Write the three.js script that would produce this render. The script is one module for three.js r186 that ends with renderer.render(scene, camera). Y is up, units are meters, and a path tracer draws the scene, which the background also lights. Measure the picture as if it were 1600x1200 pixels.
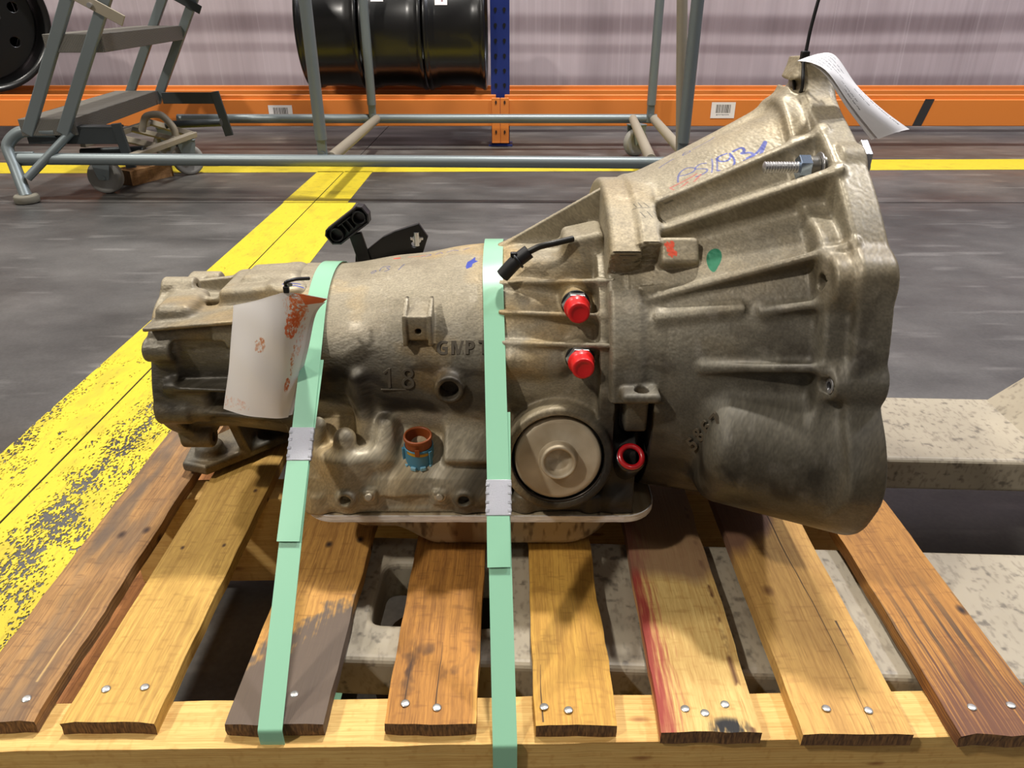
import * as THREE from 'three';
import { RoundedBoxGeometry } from 'three/addons/geometries/RoundedBoxGeometry.js';
import { mergeGeometries } from 'three/addons/utils/BufferGeometryUtils.js';
import { RectAreaLightUniformsLib } from 'three/addons/lights/RectAreaLightUniformsLib.js';
import { FontLoader } from 'three/addons/loaders/FontLoader.js';
import { TextGeometry } from 'three/addons/geometries/TextGeometry.js';

// ---------- camera, exposure, lights ----------
const scene = new THREE.Scene();
const camera = new THREE.PerspectiveCamera(55.11, 4 / 3, 0.02, 60);
camera.position.set(0, 0.66, 0);
camera.rotation.set(-27.553 * Math.PI / 180, 0, 0);
scene.add(camera);
const renderer = new THREE.WebGLRenderer({ antialias: true });
renderer.toneMapping = THREE.LinearToneMapping;
renderer.toneMappingExposure = 1.05;
renderer.shadowMap.enabled = true;
renderer.shadowMap.type = THREE.PCFSoftShadowMap;
RectAreaLightUniformsLib.init();
scene.background = new THREE.Color(0x050505);
const CEILING = 6.0;
// high bay lamps: [x, z, width, depth, radiance, colour]
const LAMPS = [
  [0.35, -2.5, 0.32, 0.32, 960, 0xfffaf2],
  [-4.0, 1.9, 0.4, 0.4, 620, 0xfff8ee],
  [3.9, -2.2, 0.6, 0.6, 220, 0xf2f4ff],
  [-3.8, -2.8, 0.6, 0.6, 170, 0xfffaf0],
  [1.8, 3.4, 0.6, 0.6, 20, 0xfff8ee],
];
// ---------- signed distance modelling of the castings (metres, origin on the shaft axis, +z towards the viewer's side) ----------
const { sqrt, abs, min, max, hypot, sin, cos, atan2, PI, floor, pow, exp } = Math;
const smin = (a, b, k) => { if (k <= 0) return min(a, b); const h = max(k - abs(a - b), 0) / k; return min(a, b) - h * h * k * 0.25; };
const smax = (a, b, k) => -smin(-a, -b, k);
const lerp = (a, b, t) => a + (b - a) * t;
const ramp = (a, b, x) => { const t = min(1, max(0, (x - a) / (b - a))); return t * t * (3 - 2 * t); };
const table = (pts) => (x) => {                     // smooth piecewise curve through [x, y] pairs
  if (x <= pts[0][0]) return pts[0][1];
  for (let i = 1; i < pts.length; i++) if (x <= pts[i][0]) return lerp(pts[i - 1][1], pts[i][1], (x - pts[i - 1][0]) / (pts[i][0] - pts[i - 1][0]));
  return pts[pts.length - 1][1];
};
// primitives
const sBox = (c, h, r = 0, R = null) => (x, y, z) => {  // R: optional rotation [axis, angle]
  x -= c[0]; y -= c[1]; z -= c[2];
  if (R) { const s = sin(-R[1]), q = cos(-R[1]); let a; if (R[0] === 'x') { a = y * q - z * s; z = y * s + z * q; y = a; } else if (R[0] === 'y') { a = x * q + z * s; z = -x * s + z * q; x = a; } else { a = x * q - y * s; y = x * s + y * q; x = a; } }
  const qx = abs(x) - h[0] + r, qy = abs(y) - h[1] + r, qz = abs(z) - h[2] + r;
  return hypot(max(qx, 0), max(qy, 0), max(qz, 0)) + min(max(qx, qy, qz), 0) - r;
};
const sCap = (a, b, ra, rb = ra) => {                // tapered capsule
  const dx = b[0] - a[0], dy = b[1] - a[1], dz = b[2] - a[2], L = dx * dx + dy * dy + dz * dz;
  return (x, y, z) => { const px = x - a[0], py = y - a[1], pz = z - a[2]; const t = min(1, max(0, (px * dx + py * dy + pz * dz) / L)); return hypot(px - dx * t, py - dy * t, pz - dz * t) - lerp(ra, rb, t); };
};
const sCyl = (a, b, r, round = 0, rb = r) => {        // flat-ended cylinder or cone frustum from a to b
  const dx = b[0] - a[0], dy = b[1] - a[1], dz = b[2] - a[2], L = hypot(dx, dy, dz), ux = dx / L, uy = dy / L, uz = dz / L;
  return (x, y, z) => { const px = x - a[0], py = y - a[1], pz = z - a[2]; const t = px * ux + py * uy + pz * uz; const q = hypot(px - ux * t, py - uy * t, pz - uz * t); const dr = q - lerp(r, rb, min(1, max(0, t / L))) + round, dt = abs(t - L / 2) - L / 2 + round; return hypot(max(dr, 0), max(dt, 0)) + min(max(dr, dt), 0) - round; };
};
// triangular or quadrilateral web: convex polygon of points in a plane, given half thickness
const sWeb = (pts, th, r = 0.0015) => {
  const n = pts.length, o = pts[0], u = [pts[1][0] - o[0], pts[1][1] - o[1], pts[1][2] - o[2]], w = [pts[n - 1][0] - o[0], pts[n - 1][1] - o[1], pts[n - 1][2] - o[2]];
  let N = [u[1] * w[2] - u[2] * w[1], u[2] * w[0] - u[0] * w[2], u[0] * w[1] - u[1] * w[0]]; const l = hypot(...N); N = N.map((v) => v / l);
  const E = pts.map((p, i) => { const q = pts[(i + 1) % n], e = [q[0] - p[0], q[1] - p[1], q[2] - p[2]]; const m = [e[1] * N[2] - e[2] * N[1], e[2] * N[0] - e[0] * N[2], e[0] * N[1] - e[1] * N[0]], k = hypot(...m); return [p, m.map((v) => v / k)]; });
  return (x, y, z) => { let d = -1e9; for (const [p, m] of E) d = max(d, (x - p[0]) * m[0] + (y - p[1]) * m[1] + (z - p[2]) * m[2]); const t = abs((x - o[0]) * N[0] + (y - o[1]) * N[1] + (z - o[2]) * N[2]) - th; const a = max(d + r, 0), b = max(t + r, 0); return hypot(a, b) + min(max(d, t) + r, 0) - r; };
};
// body of revolution-like form about x with radius table, optional polar factor
const sRev = (x0, x1, rad, pol = null, cy = 0, cz = 0, slack = 0.9) => (x, y, z) => {
  y -= cy; z -= cz; const q = hypot(y, z); const r = rad(x) * (pol ? pol(atan2(y, z)) : 1);
  return max((q - r) * slack, x0 - x, x - x1);
};
class Field {
  constructor() { this.ops = []; }
  add(f, k = 0.004) { this.ops.push([0, f, k]); return this; }
  sub(f, k = 0.002) { this.ops.push([1, f, k]); return this; }
  cut(f, k = 0.002) { this.ops.push([2, f, k]); return this; }   // keep only inside f
  at(x, y, z, ops = this.ops) { let d = 1; for (let i = 0; i < ops.length; i++) { const o = ops[i], v = o[1](x, y, z); d = o[0] === 0 ? smin(d, v, o[2]) : o[0] === 1 ? smax(d, -v, o[2]) : smax(d, v, o[2]); } return d; }
  mesh(lo, hi, h) {                                   // surface nets over blocks that the surface crosses
    const N = 10, n = [0, 1, 2].map((a) => Math.ceil((hi[a] - lo[a]) / h)), W = n[0] + 3, D = (n[1] + 3) * W;
    const cells = new Map(), V = [], sg = [], v = new Float32Array((N + 1) ** 3), R = N * h * 0.9;
    for (let bz = 0; bz < n[2]; bz += N) for (let by = 0; by < n[1]; by += N) for (let bx = 0; bx < n[0]; bx += N) {
      const cx = lo[0] + (bx + N / 2) * h, cy = lo[1] + (by + N / 2) * h, cz = lo[2] + (bz + N / 2) * h;
      if (abs(this.at(cx, cy, cz)) > R * 1.35 + 0.006) continue;
      const ops = this.ops.filter((o) => o[0] === 2 || o[1](cx, cy, cz) - R * 1.25 < o[2] + 0.004);
      if (!ops.length) continue;
      let p = 0, any = 0;
      for (let k = 0; k <= N; k++) for (let j = 0; j <= N; j++) for (let i = 0; i <= N; i++) { const d = this.at(lo[0] + (bx + i) * h, lo[1] + (by + j) * h, lo[2] + (bz + k) * h, ops); v[p++] = d; any |= d < 0 ? 1 : 2; }
      if (any !== 3) continue;
      const M = N + 1, off = [0, 1, M, M + 1, M * M, M * M + 1, M * M + M, M * M + M + 1];
      for (let k = 0; k < N; k++) for (let j = 0; j < N; j++) for (let i = 0; i < N; i++) {
        const b = i + j * M + k * M * M; let m = 0; for (let c = 0; c < 8; c++) if (v[b + off[c]] < 0) m |= 1 << c;
        if (m === 0 || m === 255) continue;
        let sx = 0, sy = 0, sz = 0, ct = 0;
        for (let c = 0; c < 8; c++) for (let a = 1; a < 8; a <<= 1) if (!(c & a)) { const va = v[b + off[c]], vb = v[b + off[c | a]]; if ((va < 0) !== (vb < 0)) { const t = va / (va - vb); sx += (c & 1) + (a === 1 ? t : 0); sy += (c >> 1 & 1) + (a === 2 ? t : 0); sz += (c >> 2 & 1) + (a === 4 ? t : 0); ct++; } }
        cells.set((bx + i) + (by + j) * W + (bz + k) * D, V.length / 3);
        V.push(lo[0] + (bx + i + sx / ct) * h, lo[1] + (by + j + sy / ct) * h, lo[2] + (bz + k + sz / ct) * h); sg.push(m);
      }
    }
    const idx = [];
    for (const [key, id] of cells) {
      const m = sg[id], s0 = m & 1;
      const quad = (flip, a, b, c, d) => { if (a === undefined || b === undefined || c === undefined || d === undefined) return; if (flip) idx.push(a, b, c, a, c, d); else idx.push(a, c, b, a, d, c); };
      if (s0 !== (m >> 1 & 1)) quad(s0, cells.get(key - W - D), cells.get(key - D), id, cells.get(key - W));
      if (s0 !== (m >> 2 & 1)) quad(s0, cells.get(key - D - 1), cells.get(key - 1), id, cells.get(key - D));
      if (s0 !== (m >> 4 & 1)) quad(s0, cells.get(key - 1 - W), cells.get(key - W), id, cells.get(key - 1));
    }
    const Nn = new Float32Array(V.length), e = h * 0.45;
    for (let i = 0; i < V.length; i += 3) {
      for (let pass = 0; pass < 2; pass++) {
        let x = V[i], y = V[i + 1], z = V[i + 2];
        const gx = this.at(x + e, y, z) - this.at(x - e, y, z), gy = this.at(x, y + e, z) - this.at(x, y - e, z), gz = this.at(x, y, z + e) - this.at(x, y, z - e), l = hypot(gx, gy, gz) || 1;
        if (pass === 0) { const s = max(-h * 0.5, min(h * 0.5, this.at(x, y, z) / max(0.5, l / (2 * e)))); V[i] -= gx / l * s; V[i + 1] -= gy / l * s; V[i + 2] -= gz / l * s; }
        else { Nn[i] = gx / l; Nn[i + 1] = gy / l; Nn[i + 2] = gz / l; }
      }
    }
    const g = new THREE.BufferGeometry();
    g.setAttribute('position', new THREE.BufferAttribute(new Float32Array(V), 3)); g.setAttribute('normal', new THREE.BufferAttribute(Nn, 3)); g.setIndex(idx);
    return g;
  }
}
// ---------- the shapes of the three castings and the pan ----------
const deg = PI / 180;
const smooth = (pts, wrap = false) => (x) => {         // Catmull-Rom through [x, y] pairs
  const n = pts.length; if (x <= pts[0][0]) return pts[0][1]; if (x >= pts[n - 1][0]) return pts[n - 1][1];
  let i = 1; while (pts[i][0] < x) i++;
  const a = pts[i - 1], b = pts[i], p = pts[i - 2] || (wrap ? [pts[n - 2][0] - 360, pts[n - 2][1]] : a), q = pts[i + 1] || (wrap ? [pts[1][0] + 360, pts[1][1]] : b);
  const w = b[0] - a[0], t = (x - a[0]) / w, ma = (b[1] - p[1]) / ((b[0] - p[0]) || 1) * w, mb = (q[1] - a[1]) / ((q[0] - a[0]) || 1) * w, t2 = t * t, t3 = t2 * t;
  return (2 * t3 - 3 * t2 + 1) * a[1] + (t3 - 2 * t2 + t) * ma + (-2 * t3 + 3 * t2) * b[1] + (t3 - t2) * mb;
};
const flangeR = smooth([[-180, .238], [-160, .205], [-125, .155], [-90, .140], [-60, .145], [-40, .160], [-21, .197], [-12, .219], [-3, .244], [2, .245], [8, .233], [15, .219], [27, .228], [36, .238], [41.5, .248], [48, .241], [67.5, .246], [82, .257], [94, .276], [104, .262], [120, .245], [138, .248], [165, .219], [180, .238]], true);
const bellIn = smooth([[-180, .205], [-125, .14], [-90, .128], [-60, .130], [-30, .17], [0, .196], [15, .196], [27, .206], [42, .216], [55, .216], [70, .220], [80, .244], [92, .264], [110, .24], [140, .215], [180, .205]], true);
const neckR = smooth([[-180, .155], [-120, .125], [-65, .12], [-25, .145], [0, .156], [30, .158], [50, .156], [62, .162], [75, .178], [95, .188], [115, .17], [180, .155]], true);
const caseR = table([[-.22, .096], [-.2035, .099], [-.108, .112], [-.027, .124], [0, .127], [.1, .131]]);
const pol = (y, z) => { let a = atan2(y, z) / deg; return a; };
const P = (x, a, r) => [x, r * sin(a * deg), r * cos(a * deg)];
const fin = (x0, a0, r0, h0, x1, a1, r1, h1, th, into = 0.02) => sWeb([P(x0, a0, r0 - into), P(x1, a1, r1 - into), P(x1, a1, r1 + h1), P(x0, a0, r0 + h0)], th, min(th * 0.9, 0.003));
const bell = new Field();
{
  const bx = table([[.105, 0], [.27, 1], [.3, 1.1]]);
  bell.add((x, y, z) => { const q = hypot(y, z), a = pol(y, z), R = lerp(neckR(a), bellIn(a), bx(x)); return max((q - R) * .88, (a > 12 && a < 168 ? .104 : .1245) - x, x - .285); }, 0);
  bell.add((x, y, z) => { const q = hypot(y, z), R = flangeR(pol(y, z)); return smax((q - R) * .86, abs(x - .2795) - .0148, .005); }, .007);
  // second step of the drum just behind the flange
  bell.add((x, y, z) => { const q = hypot(y, z), a = pol(y, z), R = bellIn(a) + .012 * ramp(62, 50, a) * ramp(-10, 12, a); return smax((q - R) * .86, abs(x - .262) - .017, .005); }, .005);
  // lifting ear at the top of the flange
  bell.add(sWeb([[.246, .22, -.022], [.294, .22, -.022], [.2935, .298, -.028], [.263, .299, -.028]], .021, .008), .02);
  bell.sub(sCyl([.262, .275, -.06], [.262, .275, .02], .0055), .003);
  // collar at the small end
  bell.add((x, y, z) => { const q = hypot(y, z), a = pol(y, z); const R = a > 55 && a < 125 ? .186 + .004 * cos((a - 92) * 2 * deg) : a > 47 ? .1565 : a > 12 ? .167 : a < -40 && a > -140 ? .118 : .128; return smax((q - R) * .8, abs(x - .099) - .014, .005); }, .006);
  bell.add((x, y, z) => { const q = hypot(y, z), a = pol(y, z); const R = a > 57 && a < 120 ? .192 : a > 49 && a < 56 ? .1535 : a > 12 ? .163 : .12; return smax((q - R) * .8, abs(x - .120) - .009, .004); }, .006);
  // ribs along the cone
  bell.add(fin(.130, 73.5, .168, .026, .27, 79.0, .226, .026, .0045), .008);
  bell.add(fin(.122, 63.5, .160, .024, .27, 65.0, .220, .030, .0045), .008);
  bell.add(fin(.116, 44.5, .157, .006, .268, 48.5, .216, .024, .0036), .006);
  bell.add(fin(.125, 38.0, .158, .009, .192, 38.6, .186, .004, .0036), .008);
  bell.add(fin(.205, 37.5, .190, .004, .275, 37.2, .212, .024, .0036), .008);
  bell.add(fin(.160, 23.0, .173, .003, .268, 23.8, .206, .018, .0036), .008);
  bell.add(fin(.125, 95, .182, .008, .262, 98, .258, .010, .006), .012);
  for (const a of [118, 140, 160]) bell.add(fin(.125, a, .16, .012, .268, a, .218, .02, .004), .008);
  // block with the paint mark
  bell.add(sBox([.145, .143, .088], [.0165, .012, .021], .004, ['x', 57 * deg - PI / 2]), .003);
  // starter pocket, a half round bulge that runs into the flange
  bell.add(sCyl([.166, -.004, .160], [.31, -.012, .173], .050, .018, .073), .010);
  bell.add(sBox([.262, -.045, .10], [.027, .031, .088], .012), .005);
  bell.cut(sBox([.09, .1, 0], [.2045, .31, .4], .002), 0.001);
  // bolt bosses
  bell.add(sCyl([.248, .222 * sin(41.5 * deg), .222 * cos(41.5 * deg)], [.2943, .222 * sin(41.5 * deg), .222 * cos(41.5 * deg)], .021, .004), .008);
  bell.add(sCyl([.2735, .221, .080], [.2943, .221, .080], .0165, .003), .004);
  bell.add(sCyl([.252, .0735, .200], [.2943, .0735, .200], .013, .003), .008);
  bell.sub(sCyl([.240, .222 * sin(41.5 * deg), .222 * cos(41.5 * deg)], [.262, .222 * sin(41.5 * deg), .222 * cos(41.5 * deg)], .0065), .001);
  bell.sub(sCyl([.24, .0735, .203], [.263, .0735, .203], .0065), .001);
  // hollow of the bell, open at the flange
  bell.sub((x, y, z) => { const q = hypot(y, z), R = lerp(.10, .125, (x - .14) / .15); return max(q - R, .145 - x); }, .004);
  // lug with a hole low on the collar
  bell.add(sBox([.1095, .046, .160], [.0165, .0045, .017], .004), .003);
  bell.add(sBox([.1095, .026, .150], [.010, .022, .010], .003), .004);
  bell.sub(sCyl([.1105, .02, .166], [.1105, .06, .166], .0062), .001);
}
const gearCase = new Field();
{
  gearCase.add((x, y, z) => { const q = hypot(y, z); const k = caseR(x) + .0006 * sin(x * 90) ; return smax((q - k) * .95, max(-.205 - x, x - .1), .006); }, 0);
  // shallow step near the rear and flat band
  gearCase.add(sRev(-.215, -.196, () => .103), .004);
  // valve body skirt with its sloping shelf
  const sk = (x0, x1, prof) => sWeb(prof.map(([y, z]) => [(x0 + x1) / 2, y, z]), (x1 - x0) / 2, .007);
  gearCase.add(sk(-.199, -.006, [[-.0925, -.145], [-.0925, .1485], [-.070, .1495], [-.056, .145], [-.012, .106], [-.012, -.1], [-.06, -.145]]), .003);
  gearCase.add(sk(-.02, .095, [[-.0925, -.145], [-.0925, .126], [-.04, .122], [-.010, .100], [-.010, -.1], [-.06, -.145]]), .006);
  gearCase.add(sBox([-.033, -.0855, 0], [.165, .007, .1485], .003), .004);
  gearCase.add(sBox([-.034, -.030, .118], [.030, .024, .016], .004, ['x', -42 * deg]), .006);
  // oily block beside the servo
  gearCase.add(sBox([.108, -.055, .10], [.026, .040, .050], .014), .012);
  gearCase.add(sCap([.098, -.075, .145], [.128, -.075, .13], .012), .01);
  // fins towards the collar
  gearCase.add(fin(-.012, 60.0, .126, .002, .09, 49.5, .132, .027, .0022), .005);
  gearCase.add(fin(-.012, 45.4, .126, .003, .09, 38.5, .132, .020, .0022), .005);
  gearCase.add(fin(-.012, 32.3, .126, .004, .09, 28.6, .132, .028, .0022), .005);
  // web from the top of the barrel up to the collar, lumps below it
  gearCase.add(sWeb([[-.012, .110, .002], [.095, .110, .002], [.095, .186, .002], [.088, .186, .002], [-.012, .128, .002]], .003, .002), .010);
  gearCase.add(sWeb([[.0, .110, .022], [.095, .110, .022], [.095, .155, .022], [.0, .124, .022]], .006, .003), .014);
  gearCase.add(sBox([.069, .135, .034], [.019, .018, .024], .006, ['z', 12 * deg]), .006);
  gearCase.add(sCap([.02, .116, .046], [.062, .120, .052], .013), .02);
  gearCase.add(sCap([.002, .052, .112], [.040, .053, .114], .0135), .010);
  // flange against the bell collar
  gearCase.add(sRev(.078, .092, (x) => .150), .006);
  // cooler line bosses
  gearCase.add(sCyl([.0575, .1015, .06], [.0575, .1015, .097], .0122, .002), .006);
  gearCase.add(sCyl([.0605, .062, .09], [.0605, .062, .127], .0122, .002), .006);
  // servo bore
  gearCase.add(sCyl([.042, -.047, .04], [.042, -.0255, .160], .0515, .004, .0505), .004);
  gearCase.sub(sCyl([.042, -.0270, .150], [.042, -.0234, .168], .0425), .001);
  // hook boss: block between two fins, bore in the middle
  gearCase.add(sBox([-.086, .080, .088], [.009, .012, .016], .002), .003);
  for (const s of [-1, 1]) gearCase.add(sWeb([[-.086 + s * .0115, .060, .085], [-.086 + s * .0115, .064, .107], [-.086 + s * .0115, .092, .104], [-.086 + s * .0115, .102, .078]], .0022, .001), .002);
  gearCase.sub(sCyl([-.0855, .0765, .09], [-.0855, .078, .12], .0028), .001);
  // round port
  gearCase.add(sCyl([-.0575, .027, .10], [-.0575, .029, .1275], .0135, .002), .006);
  gearCase.sub(sCyl([-.0575, .0285, .112], [-.0575, .0291, .14], .0088), .001);
  // accumulator lumps low at the rear
  gearCase.add(sCyl([-.157, -.092, .108], [-.156, -.030, .106], .047, .009, .044), .004);
  gearCase.add(sCap([-.158, -.040, .137], [-.157, -.020, .131], .0120, .0105), .005);
  gearCase.add(sCap([-.191, -.060, .128], [-.184, -.012, .120], .014, .008), .005);
  gearCase.add(sCap([-.146, .030, .105], [-.138, -.022, .113], .006, .0095), .010);
  gearCase.add(sCap([-.120, -.014, .116], [-.123, -.042, .131], .0100, .0125), .008);
  gearCase.add(sCap([-.187, -.082, .130], [-.187, -.090, .138], .014), .008);
  // connector mound
  gearCase.add(sCyl([-.089, -.088, .114], [-.089, -.056, .122], .030, .008, .023), .010);
  gearCase.add(sCap([-.060, -.066, .136], [-.030, -.074, .142], .014), .012);
  gearCase.add(sCap([-.130, -.066, .128], [-.108, -.070, .138], .012), .012);
  // bosses on the rail
  for (const x of [-.1575, -.0455, -.186, .012, .075]) { gearCase.add(sCyl([x, -.0925, .1425], [x, -.072, .1425], .0105, .003), .005); }
  for (const x of [-.1575, -.0455]) { gearCase.add(sCyl([x, -.0735, .13], [x, -.0735, .1565], .009, .002), .004); gearCase.sub(sCyl([x, -.0735, .148], [x, -.0735, .162], .0052), .001); }
  for (const x of [-.135, -.068]) gearCase.add(sBox([x, -.073, .146], [.0075, .0085, .008], .003), .003);
  gearCase.sub(sBox([-.1015, -.080, .1545], [.024, .0065, .0065], .003), .003);
  gearCase.cut(sBox([-.05, .05, 0], [.165, .1425, .3], .001), .001);
}
const tailCase = new Field();
{
  tailCase.add(sRev(-.335, -.2, table([[-.34, .074], [-.30, .072], [-.25, .078], [-.2, .088]])), 0);
  tailCase.add((x, y, z) => { const q = hypot(y, z), a = pol(y, z), R = .087 + .004 * cos(5 * a * deg + 1); return smax((q - R) * .9, abs(x + .343) - .009, .004); }, .006);
  tailCase.add(sRev(-.222, -.203, () => .101), .006);
  // bolt bosses on the rear flange
  for (const [a, r] of [[80, .088], [31, .092], [-12, .086], [-55, .084], [125, .086], [170, .086]]) { const p = P(0, a, r); tailCase.add(sCyl([-.351, p[1], p[2]], [-.318, p[1], p[2]], .0115, .003), .006); tailCase.sub(sCyl([-.335, p[1], p[2]], [-.31, p[1], p[2]], .0048), .001); }
  // lengthwise ribs
  for (const [a, h] of [[68, .012], [52, .012], [8, .018], [-10, .016], [100, .012], [130, .012], [160, .012]]) tailCase.add(fin(-.338, a, .074, h, -.205, a, .088, h, .0032), .008);
  // thin horizontal plate at mid height
  tailCase.add(sBox([-.28, .042, .044], [.066, .030, .036], .006, ['z', 4 * deg]), .006);
  tailCase.add(sWeb([[-.345, .072, .04], [-.345, .072, .089], [-.215, .083, .088], [-.215, .083, .04]], .0020, .0015), .003);
  // pads and lumps
  tailCase.add(sBox([-.322, .077, .044], [.018, .012, .030], .009), .006);
  tailCase.add(sBox([-.316, -.005, .078], [.020, .024, .012], .008), .006);
  tailCase.add(sBox([-.250, .078, .012], [.036, .020, .034], .007, ['z', 5 * deg]), .008);
  tailCase.add(sBox([-.240, .092, .006], [.028, .012, .022], .006, ['z', 3 * deg]), .006);
  tailCase.add(sCyl([-.222, .080, .035], [-.220, .100, .037], .016, .004), .008);
  tailCase.add(sBox([-.268, .062, .072], [.016, .012, .012], .004), .004);
  tailCase.sub(sBox([-.298, .036, .088], [.026, .022, .012], .004), .003);
  tailCase.add(sWeb([[-.335, .008, .05], [-.335, .008, .089], [-.23, .014, .086], [-.23, .014, .05]], .004, .003), .004);
  // mount bracket below, with its pad
  tailCase.add(sWeb([[-.392, -.143, -.040], [-.388, -.143, -.004], [-.357, -.143, .006], [-.275, -.143, -.075], [-.258, -.143, -.12], [-.330, -.143, -.12]], .0065, .004), .003);
  tailCase.add(sBox([-.285, -.10, -.095], [.045, .05, .018], .006), .008);
  tailCase.add(sWeb([[-.312, -.06, .02], [-.322, -.142, -.03], [-.322, -.142, -.10], [-.312, -.06, -.06]], .006, .003), .010);
  tailCase.add(sCyl([-.362, -.143, -.026], [-.362, -.122, -.026], .019, .006, .015), .004);
  tailCase.sub(sCyl([-.362, -.15, -.026], [-.362, -.115, -.026], .0055), .001);
  tailCase.sub((x, y, z) => max(hypot(y, z) - .045, x + .335), .002);
}
const panField = new Field();
{
  const slab = (c, h, r) => (x, y, z) => { x -= c[0]; y -= c[1]; z -= c[2]; const qx = abs(x) - h[0] + r, qz = abs(z) - h[2] + r; const d = hypot(max(qx, 0), max(qz, 0)) + min(max(qx, qz), 0) - r; return smax(d, abs(y) - h[1], .003); };
  panField.add(slab([-.032, -.0965, 0], [.171, .0037, .1535], .032), 0);
  const body = (x, y, z) => { const t = clamp((-.096 - y) / .058), fl = floorY(x), inset = .012 + .010 * t; const qx = abs(x + .034) - (.155 - inset) + .03, qz = abs(z) - (.147 - inset) + .03; const d = hypot(max(qx, 0), max(qz, 0)) + min(max(qx, qz), 0) - .03; return smax(d, max(fl - y, y + .095), .010); };
  panField.add(body, .003);
  panField.sub(slab([-.032, -.086, 0], [.145, .0066, .13], .02), .001);
}
function clamp(t) { return min(1, max(0, t)); }
function floorY(x) { return lerp(-.1532, -.128, max(ramp(-.075, -.12, x), ramp(.055, .11, x) * .9)); }
// ---------- seeded noise, textures, materials, object helpers ----------
let seedState = 1;
const seed = (s) => { seedState = (s * 2654435761) >>> 0 || 1; };
const rnd = () => { seedState ^= seedState << 13; seedState >>>= 0; seedState ^= seedState >>> 17; seedState ^= seedState << 5; seedState >>>= 0; return seedState / 4294967296; };
const rr = (a, b) => a + (b - a) * rnd();
const hash = (x, y, s) => { let h = (x * 374761393 + y * 668265263 + s * 1274126177) | 0; h = Math.imul(h ^ (h >>> 13), 1274126177); return ((h ^ (h >>> 16)) >>> 0) / 4294967296; };
const vnoise = (x, y, px, py, s) => {                 // value noise that repeats every px, py cells
  const ix = floor(x), iy = floor(y), fx = x - ix, fy = y - iy, u = fx * fx * (3 - 2 * fx), v = fy * fy * (3 - 2 * fy);
  const X0 = ((ix % px) + px) % px, X1 = (X0 + 1) % px, Y0 = ((iy % py) + py) % py, Y1 = (Y0 + 1) % py;
  return lerp(lerp(hash(X0, Y0, s), hash(X1, Y0, s), u), lerp(hash(X0, Y1, s), hash(X1, Y1, s), u), v);
};
const fbm = (u, v, px, py, oct, s) => { let a = 0.5, t = 0, n = 0; for (let o = 0; o < oct; o++) { t += a * vnoise(u * px, v * py, px, py, s + o); n += a; a *= 0.5; px *= 2; py *= 2; } return t / n; };
const clamp01 = (x) => min(1, max(0, x));
const mix3 = (a, b, t) => [lerp(a[0], b[0], t), lerp(a[1], b[1], t), lerp(a[2], b[2], t)];
// w x h texture from f(u, v, i, j) -> [r, g, b] in 0..255 (sRGB) or a number for grey maps; v runs upwards
function tex(w, h, f, grey = false) {
  const d = new Uint8Array(w * h * 4);
  for (let j = 0; j < h; j++) for (let i = 0; i < w; i++) { const c = f((i + 0.5) / w, (j + 0.5) / h, i, j), p = (j * w + i) * 4; if (grey) d[p] = d[p + 1] = d[p + 2] = max(0, min(255, c)); else { d[p] = max(0, min(255, c[0])); d[p + 1] = max(0, min(255, c[1])); d[p + 2] = max(0, min(255, c[2])); } d[p + 3] = 255; }
  const t = new THREE.DataTexture(d, w, h, THREE.RGBAFormat); t.magFilter = THREE.LinearFilter; t.minFilter = THREE.LinearMipmapLinearFilter; t.generateMipmaps = true; t.wrapS = t.wrapT = THREE.RepeatWrapping; if (!grey) t.colorSpace = THREE.SRGBColorSpace; t.needsUpdate = true; return t;
}
function canvasTex(w, h, draw) {
  const c = document.createElement('canvas'); c.width = w; c.height = h; const x = c.getContext('2d'); draw(x, w, h);
  const t = new THREE.CanvasTexture(c); t.colorSpace = THREE.SRGBColorSpace; t.anisotropy = 8; return t;
}
const std = (o) => new THREE.MeshStandardMaterial(o);
const phys = (o) => new THREE.MeshPhysicalMaterial(o);
const used = new Map();
function numbered(name) { const n = used.get(name) || 0; used.set(name, n + 1); return n ? `${name}_${String(n).padStart(3, '0')}` : name; }
function shade(o) { o.traverse((m) => { if (m.isMesh) { m.castShadow = true; m.receiveShadow = true; } }); return o; }
function thing(name, label, category, pos = [0, 0, 0], turn = 0, group) {
  const o = new THREE.Group(); o.name = numbered(name); o.position.set(...pos); o.rotation.y = turn; o.userData = { label, category }; if (group) o.userData.group = group; scene.add(o); return o;
}
function mesh(name, geo, mat, parent, label) {
  const m = new THREE.Mesh(Array.isArray(geo) ? merge(geo) : geo, mat); m.name = numbered(name); m.castShadow = m.receiveShadow = true; if (label) m.userData.label = label; parent.add(m); return m;
}
function struct(name, geo, mat, parent = scene) { const m = mesh(name, geo, mat, parent); m.userData.kind = 'structure'; return m; }
function merge(list) { const l = list.map((g) => { const q = g.index ? g.toNonIndexed() : g.clone(); for (const k of Object.keys(q.attributes)) if (!['position', 'normal', 'uv'].includes(k)) q.deleteAttribute(k); if (!q.attributes.uv) q.setAttribute('uv', new THREE.BufferAttribute(new Float32Array(q.attributes.position.count * 2), 2)); return q; }); return mergeGeometries(l); }
const V3 = (x, y, z) => new THREE.Vector3(x, y, z);
const rbox = (w, h, d, r = 0.002, seg = 2) => new RoundedBoxGeometry(w, h, d, seg, min(r, w / 2.01, h / 2.01, d / 2.01));
const at = (g, x, y, z, rx = 0, ry = 0, rz = 0) => { const m = new THREE.Matrix4().makeRotationFromEuler(new THREE.Euler(rx, ry, rz, 'YXZ')); m.setPosition(x, y, z); return g.applyMatrix4(m); };
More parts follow.
